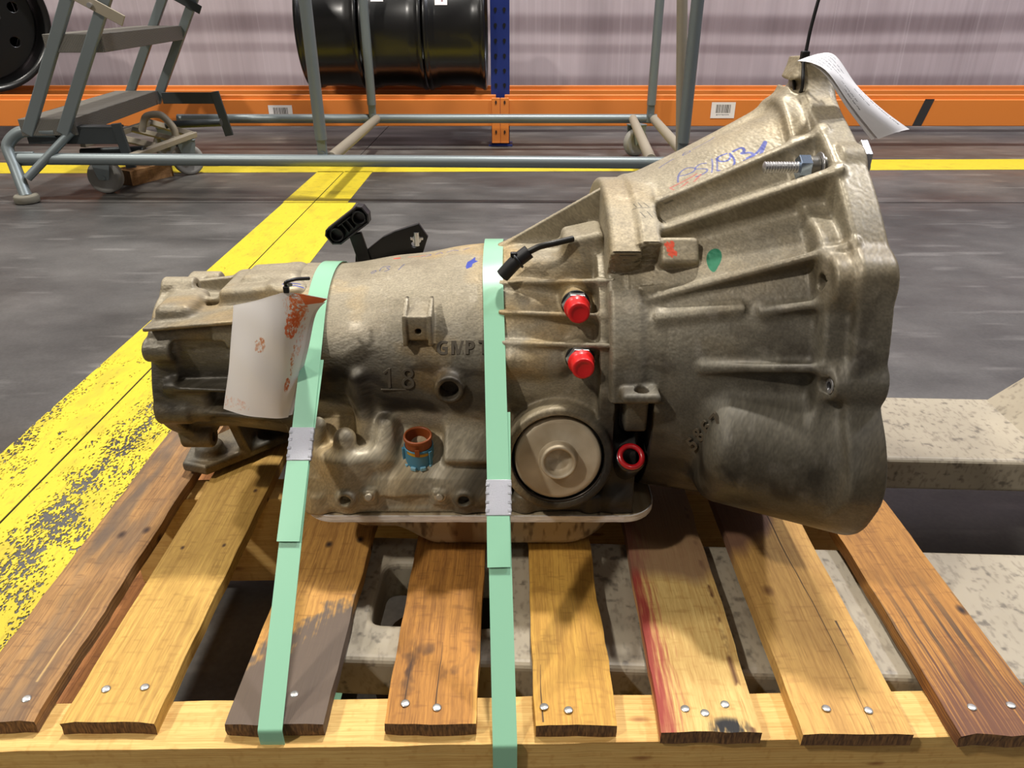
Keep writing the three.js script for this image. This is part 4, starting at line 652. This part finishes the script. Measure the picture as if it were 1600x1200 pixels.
// left tag: white sheet smeared with orange, hung on a cable tie
{
  const t = thing('paper_tag', 'blank white paper tag smeared with orange hanging from a black cable tie', 'tag', [-.22, .33, -.60]);
  const map = canvasTex(512, 768, (c, W, H) => {
    c.fillStyle = '#f4f1f0'; c.fillRect(0, 0, W, H); seed(5);
    const dab = (x, y, rx, ry, n, col, a0, a1) => { for (let i = 0; i < n; i++) { const q = rnd() * 6.28, k = sqrt(rnd()); c.fillStyle = `rgba(${col},${rr(a0, a1)})`; c.beginPath(); c.ellipse(x + cos(q) * k * rx, y + sin(q) * k * ry, rr(1, 7), rr(2, 12), rr(-0.6, 0.2), 0, 7); c.fill(); } };
    c.fillStyle = 'rgba(238,110,52,0.92)'; c.beginPath(); c.moveTo(W * 0.80, 4); c.lineTo(W, 10); c.lineTo(W, 70); c.lineTo(W * 0.86, 100); c.fill();
    dab(W * 0.80, 110, 40, 120, 320, '238,116,56', 0.25, 0.7); dab(W * 0.74, 215, 44, 70, 240, '234,104,48', 0.3, 0.75); dab(W * 0.87, 250, 26, 150, 90, '226,130,90', 0.1, 0.35);
    dab(W * 0.80, 420, 14, 90, 60, '206,110,60', 0.15, 0.45); dab(W * 0.75, 560, 22, 40, 70, '212,96,44', 0.25, 0.6); dab(W * 0.33, 310, 34, 42, 90, '200,110,60', 0.1, 0.4); dab(W * 0.68, 80, 24, 70, 40, '230,150,110', 0.08, 0.2); dab(W * 0.12, 700, 90, 34, 80, '226,150,120', 0.06, 0.2);
  });
  // control rows from the top edge to the bottom edge, points left to right (x, y from the axis, z)
  const rows = [
    [[-.2455, .1065, .112], [-.2215, .1150, .124], [-.2020, .1225, .130], [-.1880, .1245, .129], [-.1590, .1168, .124]],
    [[-.2480, .0920, .116], [-.2230, .0950, .128], [-.2060, .0965, .133], [-.1900, .0985, .130], [-.1755, .1000, .118]],
    [[-.2540, .0640, .118], [-.2310, .0630, .129], [-.2130, .0630, .131], [-.1985, .0630, .127], [-.1880, .0640, .116]],
    [[-.2610, .0360, .120], [-.2390, .0330, .128], [-.2210, .0310, .129], [-.2060, .0310, .125], [-.1985, .0330, .116]],
    [[-.2690, .0070, .122], [-.2480, .0030, .127], [-.2330, .0010, .128], [-.2190, -.0010, .126], [-.2100, -.0020, .122]],
  ];
  const f = (u, v) => { const bez = (p, s) => { const n = p.length - 1, k = min(n - 1, floor(s * n)), t = s * n - k, a = p[k], b = p[k + 1], m = p[max(0, k - 1)], q = p[min(n, k + 2)]; return [0, 1, 2].map((i) => 0.5 * (2 * a[i] + (b[i] - m[i]) * t + (2 * m[i] - 5 * a[i] + 4 * b[i] - q[i]) * t * t + (3 * a[i] - m[i] - 3 * b[i] + q[i]) * t * t * t)); }; const col = rows.map((r) => bez(r, u)); const p = bez(col, 1 - v); const cr = .0008 * sin(u * 9 + v * 14) * (1 - abs(v - 0.5)); return [p[0] + .22, p[1] + AYW - .33, p[2] + AZW + .60 + cr]; };
  mesh('sheet', sheet(f, 30, 40, .0003), phys({ map, roughness: 0.6, side: THREE.DoubleSide }), t);
  const back = (u, v) => { const p = f(0.08 + 0.92 * u, v * 0.92 - 0.0); return [p[0] + .0015, p[1] - .0018, p[2] - .004 - .004 * u]; };
  mesh('sheet', sheet((u, v) => back(u, min(1, v * 0.97 + 0.0)), 20, 24, .0003), std({ color: 0xded9d6, roughness: 0.6, side: THREE.DoubleSide }), t, 'second sheet behind');
  mesh('cable_tie', [tube([[.0290, .112, -.003], [.0285, .1165, .009], [.0300, .1195, .0105], [.036, .1195, .004], [.044, .116, -.008]], .0016, 30, 8), rbox(.005, .006, .004, .001).translate(.0288, .1125, .010)].map((g, i) => i ? g : g), std({ color: 0x0c0c0d, roughness: 0.4 }), t, 'black cable tie');
}
// right tag: folded printed sheets on a cable tie through the ear of the flange
{
  const t = thing('paper_tag', 'folded printed white paper tag hanging from the ear of the bell flange', 'tag', [.30, .60, -.73]);
  const map = canvasTex(1024, 384, (c, W, H) => {
    c.fillStyle = '#e4e3e6'; c.fillRect(0, 0, W, H); c.fillStyle = '#1a1d28'; c.font = '24px sans-serif';
    seed(31); const words = (x, y, n, h) => { for (let i = 0; i < n; i++) { const w = rr(18, 56); let q = x; while (q < x + w) { const k = rr(3, 7); c.globalAlpha = rr(0.6, 1); c.fillRect(q, y - h * rr(0.6, 1), k, h * rr(0.4, 1)); q += k + rr(1.5, 3); } x += w + rr(9, 18); } };   // print too small to read
    [[120, 60, 4], [560, 64, 3], [150, 116, 6], [170, 170, 5], [600, 176, 3], [110, 226, 9], [150, 282, 6], [560, 288, 4], [140, 338, 5], [640, 334, 4]].forEach(([x, y, n], i) => words(x, y, n, i % 3 === 2 ? 18 : 14));
    c.globalAlpha = 0.95; c.font = 'bold 34px sans-serif'; c.fillText('FLYCEADU LION', 680, 66);
  });
  // length runs down to the right, width from the upper to the lower edge
  const upE = [[0.272, 0.3026, 0.004], [0.2853, 0.3014, 0.01], [0.3062, 0.2771, 0.02], [0.3316, 0.2578, 0.024], [0.358, 0.2417, 0.026]], loE = [[0.2477, 0.2982, 0.024], [0.2599, 0.2965, 0.028], [0.273, 0.2888, 0.034], [0.297, 0.263, 0.036], [0.3279, 0.2347, 0.034]];
  const cr = (p, s) => { const n = p.length - 1, k = min(n - 1, floor(s * n)), q = s * n - k, a = p[k], b = p[k + 1], m = p[max(0, k - 1)], e = p[min(n, k + 2)]; return [0, 1, 2].map((i) => 0.5 * (2 * a[i] + (b[i] - m[i]) * q + (2 * m[i] - 5 * a[i] + 4 * b[i] - e[i]) * q * q + (3 * a[i] - m[i] - 3 * b[i] + e[i]) * q * q * q)); };
  const f = (u, v) => { const a = cr(loE, u), b = cr(upE, u), h = .0022 * sin(v * PI) * (0.3 + u); return [lerp(a[0], b[0], v) - .30, lerp(a[1], b[1], v) + AYW - .60 + h * 0.6, lerp(a[2], b[2], v) + AZW + .73 + h]; };
  const paper = std({ map, roughness: 0.6, side: THREE.DoubleSide });
  mesh('sheet', sheet(f, 40, 16, .0003), paper, t, 'printed front sheet');
  mesh('sheet', sheet((u, v) => { const p = f(0.25 + 0.72 * u, v * 0.92); return [p[0] - .0018 * u - .0005, p[1] - .0022 * u - .0012, p[2] - .003]; }, 30, 10, .0003), std({ color: 0xe3e0e0, roughness: 0.6, side: THREE.DoubleSide }), t, 'second sheet underneath');
  const tieM = std({ color: 0x121214, roughness: 0.45 });
  mesh('cable_tie', [rbox(.0072, .0088, .006, .0012).translate(-.0350, .0150, .002), tube([[-.0345, .019, .002], [-.0335, .036, .001], [-.0310, .056, .0], [-.0275, .076, -.002]], .0016, 30, 8), tube([[-.0330, .0140, .003], [-.0260, .0155, .012], [-.0200, .0130, .020], [-.0215, .003, .018]], .0014, 24, 8), tube([[-.0360, .010, .004], [-.0372, -.003, .013], [-.0362, -.012, .012], [-.0350, -.020, -.002], [-.034, -.004, -.02], [-.034, .010, -.006]], .0016, 30, 8)], tieM, t, 'black cable tie');
}
// ---------- lifting truck forks under the pallet ----------
{
  const creamMap = tex(1024, 512, (u, v) => { const n = fbm(u, v, 6, 5, 4, 501), s = fbm(u, v, 240, 120, 3, 507), g = fbm(u, v, 90, 110, 4, 511); let c = mix3([190, 180, 158], [140, 130, 112], n * 1.1); c = mix3(c, [104, 94, 80], clamp01((s - 0.58) * 5) * 0.4); return mix3(c, [62, 56, 48], clamp01((g - 0.66) * 7) * 0.5); });
  const cream = std({ map: creamMap, roughness: 0.5, bumpMap: castBump, bumpScale: 0.0002 });
  const T = thing('pallet_truck', 'chipped cream painted fork truck with two flat forks under the pallet', 'pallet truck', [0.6, 0, -0.69], -2.4 * deg);
  const uvXZ = (g) => { const p = g.attributes.position, n = g.attributes.normal, w = g.attributes.uv; for (let i = 0; i < p.count; i++) w.setXY(i, p.getX(i) * 1.2, (abs(n.getY(i)) > 0.6 ? p.getZ(i) : p.getY(i)) * 1.2); return g; };
  const forkTop = 0.1425;
  const fork = (z, x0, x1, hole) => {                 // plan outline extruded upwards: rounded tip at x0
    const s = new THREE.Shape(), h = .0785; s.moveTo(x1, -h); s.lineTo(x0 + .05, -h); s.quadraticCurveTo(x0, -h, x0, -h * .55); s.lineTo(x0, h * .55); s.quadraticCurveTo(x0, h, x0 + .05, h); s.lineTo(x1, h); s.lineTo(x1, -h);
    if (hole) { const [a, b] = hole, r = .022, q = .048, p = new THREE.Path(); p.moveTo(a + r, -q); p.lineTo(b - r, -q); p.quadraticCurveTo(b, -q, b, -q + r); p.lineTo(b, q - r); p.quadraticCurveTo(b, q, b - r, q); p.lineTo(a + r, q); p.quadraticCurveTo(a, q, a, q - r); p.lineTo(a, -q + r); p.quadraticCurveTo(a, -q, a + r, -q); s.holes.push(p); }
    const g = new THREE.ExtrudeGeometry(s, { depth: .034, bevelEnabled: true, bevelThickness: .007, bevelSize: .007, bevelSegments: 4, curveSegments: 10 }); g.rotateX(PI / 2); g.translate(0, forkTop - .007, z); return uvXZ(g);
  };
  mesh('fork', fork(.171, -.79, .42, [-.733, -.598]), cream, T, 'near fork with a rectangular opening'); mesh('fork', fork(-.176, -.79, .42, [-.733, -.598]), cream, T, 'far fork');
  // upright heels at the root of each fork: a gusset that slopes up from the fork
  for (const z of [.171, -.176]) { const g = extrude([[.085, forkTop - .001], [.42, forkTop - .001], [.42, .36], [.30, .36], [.20, .235], [.135, .185]], .15, .006); g.translate(0, 0, z); mesh('fork_heel', uvXZ(g), cream, T); mesh('pivot_bolt', lathe([[0, .006], [.010, .006], [.013, .003], [.013, 0]], [.112, .176, z + .03], [.05, .25, z + .03], 16), std({ color: 0x1b1a19, roughness: 0.5 }), T); }
  mesh('body', rbox(.12, .42, .52, .02).translate(.48, .31, 0), cream, T); 
  const wheelM = std({ color: 0x3a2a20, roughness: 0.6 }); for (const z of [.171, -.176]) mesh('load_roller', rod([-.69, .04, z - .035], [-.69, .04, z + .035], .04, 28), wheelM, T);
}
// ---------- steel rack along the back wall with truck wheels on it ----------
const ZR = -3.9;
{
  const orange = std({ color: 0xdb8038, roughness: 0.42 }), blueM = std({ color: 0x1b2f7a, roughness: 0.45, metalness: 0.2 }), holeM = std({ color: 0x05060a, roughness: 0.9 });
  const upright = (x, label) => {
    const t = thing('rack_upright', label, 'rack post', [x, 0, ZR], 0);
    const w = .092, pr = [[-w / 2, 0], [w / 2, 0], [w / 2, .07], [w / 2 - .003, .07], [w / 2 - .003, .003], [-w / 2 + .003, .003], [-w / 2 + .003, .07], [-w / 2, .07]];
    const s = new THREE.Shape(pr.map((p) => new THREE.Vector2(p[0], p[1]))); const g = new THREE.ExtrudeGeometry(s, { depth: 2.6, bevelEnabled: false }); g.rotateX(-PI / 2); mesh('post', g, blueM, t);
    mesh('foot_plate', rbox(.12, .008, .10, .001).translate(0, .004, -.03), blueM, t);
    const slot = extrude([[0, -.012], [.005, -.004], [.0075, .006], [.004, .0115], [-.004, .0115], [-.0075, .006], [-.005, -.004]], .003, 0);
    for (let i = 0; i < 12; i++) for (const s of [-1, 1]) { const m = mesh('slot', slot, holeM, t); m.position.set(s * .021, .285 + i * .0665, .0006); }
    return t;
  };
  upright(-.058, 'blue slotted rack post between the black wheels and the bare wall');
  const beam = (x0, x1, z, y0, y1, label, group) => {
    const L = x1 - x0, t = thing('rack_beam', label, 'rack beam', [(x0 + x1) / 2, y0, z], 0, group);
    const h = y1 - y0; mesh('rail', [rbox(L, h - .02, .045, .004).translate(0, (h - .02) / 2, -.0225), rbox(L, .022, .030, .003).translate(0, h - .011, -.030)], orange, t);
    for (const s of [-1, 1]) { const e = mesh('end_plate', rbox(.042, .215, .006, .006).translate(s * (L / 2 + (s < 0 ? .0 : .0) - s * 0 ) - s * .012 + s * .012, h - .118, .0055), orange, t); for (const yy of [.085, -.055]) { const g = extrude([[0, -.010], [.005, 0], [.003, .010], [-.003, .010], [-.005, 0]], .002, 0).translate(s * L / 2, h - .118 + yy, .0092); mesh('hook_slot', g, std({ color: 0x2a1408, roughness: 0.8 }), e); } }
    return t;
  };
  const bL = beam(-3.6, -.0795, ZR + .04, .10, .245, 'front orange rack beam left of the blue post with a barcode label', undefined);
  const bR = beam(-.0365, 3.6, ZR + .04, .10, .245, 'front orange rack beam right of the blue post with a barcode label', undefined);
  beam(-3.6, -.08, ZR - .40, .10, .245, 'rear orange rack beam under the black wheels, half hidden', undefined);
  beam(-.036, 3.6, ZR - .40, .10, .245, 'rear orange rack beam before the bare wall, half hidden', undefined);
  const bc = canvasTex(256, 160, (c, W, H) => { c.fillStyle = '#efe9e6'; c.fillRect(0, 0, W, H); seed(9); c.fillStyle = '#3a3633'; let x = 50; while (x < 206) { const w = rr(2, 7); c.fillRect(x, 24, w, 84); x += w + rr(2, 6); } x = 60; while (x < 196) { const w = rr(3, 7); c.fillRect(x, 120, w, rr(6, 13)); x += w + rr(3, 7); } });
  const label = (t, x, y) => mesh('barcode_label', sheet((u, v) => [x + (u - .5) * .118, y + (v - .5) * .075, .0012], 2, 2, .0004), std({ map: bc, roughness: 0.5 }), t, 'white barcode label');
  label(bL, -1.147 + 1.83975, .062); label(bR, 1.045 - 1.78175, .076);
  const tape = sheet((u, v) => [2.04 - 1.78175 + (u - .5) * .046 + (v - .5) * .035, .002 + v * .126, .0012], 2, 4, .0004); mesh('tape_stripe', tape, std({ color: 0x2b2c33, roughness: 0.5 }), bR, 'dark tape stripe');
  // wheels: steel rims standing side by side, axles along the rack
  const wheelBlack = phys({ color: 0x060607, roughness: 0.32, metalness: 0.0, clearcoat: 0.35, clearcoatRoughness: 0.2 });
  const rimProfile = (w, R) => { const h = w / 2; return [[R - .085, -h + .02], [R - .03, -h + .004], [R - .006, -h], [R, -h + .004], [R, -h + .016], [R - .006, -h + .022], [R - .010, -h + .030], [R - .012, -h + .050], [R - .020, -h + .062], [R - .022, 0], [R - .020, h - .072], [R - .014, h - .050], [R - .010, h - .034], [R - .006, h - .022], [R, h - .016], [R, h - .004], [R - .006, h], [R - .03, h - .004], [R - .03, h - .03], [R - .04, h - .09], [R - .042, 0], [R - .04, -h + .09], [R - .085, -h + .02]]; };
  const wheel = (labelText, x, z, R, w, turn, sticker) => {
    const t = thing('truck_wheel', labelText, 'wheel', [x, .2465, z], turn, 'black steel wheels on the rack');
    mesh('rim', lathe(rimProfile(w, R), [0, R, 0], [1, R, 0], 96), wheelBlack, t);
    // disc with round windows and a centre hole
    const s = new THREE.Shape(); s.absarc(0, 0, R - .055, 0, 2 * PI); const hole = (r, a, q) => { const p = new THREE.Path(); p.absarc(r * cos(a), r * sin(a), q, 0, 2 * PI, true); s.holes.push(p); }; const c = new THREE.Path(); c.absarc(0, 0, .10, 0, 2 * PI, true); s.holes.push(c); for (let i = 0; i < 8; i++) hole(R * .62, i * PI / 4 + .2, .026); for (let i = 0; i < 10; i++) hole(.135, i * PI / 5, .010);
    const d = new THREE.ExtrudeGeometry(s, { depth: .010, bevelEnabled: true, bevelThickness: .003, bevelSize: .003, bevelSegments: 2, curveSegments: 28 }); d.rotateY(PI / 2); d.translate(w * .12, R, 0); mesh('disc', d, wheelBlack, t);
    if (sticker) { const st = sheet((u, v) => { const a = (v - .5) * .36 + sticker[1], r = R - .0195; return [sticker[0] + (u - .5) * .095, R + r * sin(a), r * cos(a)]; }, 4, 10, .0006); mesh('sticker', st, std({ map: canvasTex(128, 128, (c) => { c.fillStyle = '#eee8e6'; c.fillRect(0, 0, 128, 128); c.fillStyle = '#7a4a55'; c.fillRect(16, 60, 96, 5); c.fillRect(16, 78, 60, 4); c.fillRect(90, 98, 12, 10); }), roughness: 0.5 }), t, 'white paper sticker'); }
    return t;
  };
  wheel('black steel wheel on the rack, leftmost of the three beside the post', -.872, ZR - .19, .285, .292, 0);
  wheel('black steel wheel on the rack, middle one of the three, with a sticker', -.572, ZR - .19, .285, .292, 0, [-.075, .66]);
  wheel('black steel wheel on the rack, next to the blue post, with a sticker', -.274, ZR - .19, .285, .292, 0, [-.075, .60]);
  wheel('dark steel wheel with window holes on the rack behind the ladder steps', -2.70, ZR - .16, .34, .28, -0.80);
  wheel('added steel wheel that darkens the window holes of the wheel behind the ladder', -2.905, ZR - .36, .34, .28, -0.80);  // added only so the holes in front look dark
}
// ---------- rolling platform ladder ----------
{
  const T = thing('platform_ladder', 'grey steel rolling platform ladder with ribbed steps standing before the rack', 'ladder', [-.6, 0, -3.25]);
  const off = [.6, 0, 3.25], L = (p) => [p[0] + off[0], p[1], p[2] + off[2]];
  const galv = std({ color: 0x7b8486, metalness: 0.45, roughness: 0.42 }), dusty = std({ color: 0x9a9180, metalness: 0.2, roughness: 0.6 }), dark = std({ color: 0x3d4244, metalness: 0.4, roughness: 0.5 }), rubberW = std({ color: 0x8d8b86, roughness: 0.6 });
  const pipe = (name, a, b, r = .021, m = galv) => mesh(name, rod(L(a), L(b), r, 18), m, T);
  // base frame
  pipe('base_rail', [-1.80, .145, -2.77], [.64, .143, -2.70]); pipe('base_rail', [-1.62, .150, -3.76], [.70, .150, -3.76]);
  pipe('cross_tube', [-.66, .150, -2.76], [-.655, .150, -3.75], .020, dusty); pipe('cross_tube', [.50, .150, -2.72], [.585, .150, -3.75], .020, dusty); pipe('cross_tube', [.64, .150, -2.72], [.685, .150, -3.75], .020, dusty);
  // legs with flattened bolted feet
  const leg = (x, z, m = galv, x2 = x) => { const o = pipe('leg', [x, .215, z], [x2, 2.3, z], .021, m); mesh('leg_foot', [rbox(.036, .105, .014, .005).translate(...L([x, .185, z])), rod(L([x, .165, z - .012]), L([x, .165, z + .014]), .010, 12)], m, o); return o; };
  leg(-.687, -2.755); leg(-.672, -3.745); leg(.602, -2.69); leg(.667, -3.745);
  pipe('brace', [.61, .16, -2.74], [.50, 1.3, -2.74], .018, dusty);
  // stringers of the stairs: front pair and back pair, leaning to the right
  const run = (x, z, y0 = .23) => mesh('stair_rail', (() => { const g = rbox(.040, 2.2, .020, .004); g.translate(0, 1.1, 0); return along(g, L([x, y0, z]), L([x + .262, y0 + .43, z])); })(), galv, T);
  run(-1.752, -2.78); run(-1.625, -2.78); run(-1.83, -3.72); run(-1.69, -3.72);
  // treads, turned a little
  const treadTop = tex(256, 256, (u, v) => 128 + 100 * (((u * 24 + floor(v * 12) * 0.5) % 1 < 0.4 && (v * 12) % 1 < 0.5) ? 1 : 0), true);
  const treadM = std({ color: 0x6d6a63, roughness: 0.7, metalness: 0.2, bumpMap: treadTop, bumpScale: 0.003 });
  [[.282, -1.72], [.557, -1.552], [.83, -1.385], [1.10, -1.22]].forEach(([y, x]) => {
    const g = new THREE.BoxGeometry(.19, .006, .93); g.translate(0, -.003, 0);
    const lip = [rbox(.19, .058, .006, .002).translate(0, -.029, .465), rbox(.006, .058, .93, .002).translate(.094, -.029, 0), rbox(.006, .058, .93, .002).translate(-.094, -.029, 0)];
    const t = mesh('tread', [g, ...lip], treadM, T); t.position.set(...L([x, y, -3.245])); t.rotation.y = 0.10;
  });
  // hinge plate above the second step
  mesh('hinge_plate', (() => { const g = rbox(.20, .036, .006, .002); g.rotateZ(-.5); return g.translate(...L([-1.39, .645, -2.752])); })(), dusty, T);
  mesh('hinge_bolt', rod(L([-1.40, .645, -2.755]), L([-1.40, .645, -2.738]), .008, 12), zinc, T);
  mesh('hinge_plate', (() => { const g = rbox(.17, .036, .006, .002); g.rotateZ(-.5); return g.translate(...L([-1.47, .66, -3.70])); })(), dark, T);
  // front foot: bent tube, stay and rubber pad
  mesh('bent_foot', tube([[-1.66, .235, -2.80], [-1.78, .236, -2.79], [-1.835, .19, -2.775], [-1.815, .12, -2.75], [-1.778, .022, -2.706]].map(L), .021, 40, 14), galv, T);
  mesh('foot_pad', lathe([[0, 0], [.034, 0], [.042, .004], [.042, .024], [.036, .030], [0, .030]], L([-1.778, 0, -2.705]), L([-1.778, 1, -2.705]), 28), std({ color: 0x6e6a5e, roughness: 0.8 }), T);
  pipe('stay', [-1.765, .085, -2.725], [-1.60, .235, -2.79], .015);
  mesh('bracket_channel', [rbox(.34, .060, .008, .002).translate(...L([-1.60, .222, -2.80])), rbox(.34, .008, .05, .002).translate(...L([-1.60, .250, -2.82])), (() => { const g = rbox(.036, .16, .012, .003); g.rotateZ(.12); return g.translate(...L([-1.425, .185, -2.80])); })()], dark, T);
  mesh('rail_clamp', [rbox(.09, .05, .016, .004).translate(...L([-1.79, .145, -2.772])), rod(L([-1.80, .145, -2.775]), L([-1.80, .145, -2.755]), .010, 12)], galv, T);
  // castor carriage under the stairs
  const bar = (a, b, w = .024) => mesh('carriage_bar', along(rbox(w, V3(...a).distanceTo(V3(...b)), .022, .003).translate(0, V3(...a).distanceTo(V3(...b)) / 2, 0), L(a), L(b)), dusty, T);
bar([-1.395, .15, -2.78], [-1.335, .16, -3.23]); bar([-1.335, .16, -3.21], [-1.64, .17, -3.50]); bar([-1.385, .155, -2.97], [-1.66, .165, -3.16]); bar([-1.66, .165, -2.95], [-1.63, .17, -3.50]); bar([-1.36, .158, -3.10], [-1.65, .166, -3.33], .02);
  mesh('bracket_channel', [rbox(.26, .05, .010, .002).translate(...L([-1.50, .255, -3.66])), (() => { const g = rbox(.04, .20, .012, .003); g.rotateZ(.18); return g.translate(...L([-1.365, .185, -3.66])); })()], dark, T);
  mesh('spring', tube([[-1.50, .19, -3.12], [-1.47, .245, -3.12], [-1.41, .25, -3.12], [-1.37, .20, -3.12], [-1.37, .15, -3.12]].map(L), .014, 30, 10), dusty, T);
  for (const [x, y, z] of [[-1.62, .15, -2.86], [-1.50, .18, -3.35]]) mesh('carriage_axle', rod(L([x, y, z]), L([x + .24, y + .01, z]), .016, 14), dark, T);
  const castor = (x, z, yaw) => {
    const g = new THREE.Group(); g.name = numbered('castor'); g.position.set(...L([x, 0, z])); g.rotation.y = yaw; T.add(g);
    mesh('castor_wheel', lathe([[.012, -.016], [.042, -.016], [.046, -.019], [.058, -.018], [.0625, -.010], [.0625, .010], [.058, .018], [.046, .019], [.042, .016], [.012, .016]], [0, .0625, 0], [0, .0625, 1], 40), rubberW, g);
    mesh('castor_fork', [-1, 1].map((s) => extrude([[-.018, .055], [.018, .055], [.034, .125], [.034, .142], [-.034, .142], [-.034, .125]], .003, .0005).translate(0, 0, s * .026)).concat([rbox(.075, .006, .062, .002).translate(0, .142, 0), rod([0, .0625, -.032], [0, .0625, .032], .008, 12)]), galv, g);
  };
  castor(-1.552, -2.86, .15); castor(.585, -3.62, .5); castor(-1.60, -3.55, .4); castor(-1.37, -3.20, .6);
  shade(T);
}
// offcut of timber on the yellow line
{
  const t = thing('wood_block', 'short brown timber offcut lying on the yellow line by the ladder castor', 'wood block', [-1.515, 0, -3.10], -0.45);
  mesh('block', (() => { const g = plank([-.045, .05], [-.045, .045], .11, -.10, .058, .058, 1.2, 55); return g; })(), std({ map: woodTex(970, [186, 140, 88], [120, 84, 48]), roughness: 0.8, bumpMap: woodGrain, bumpScale: 0.001 }), t);
}
renderer.render(scene, camera);
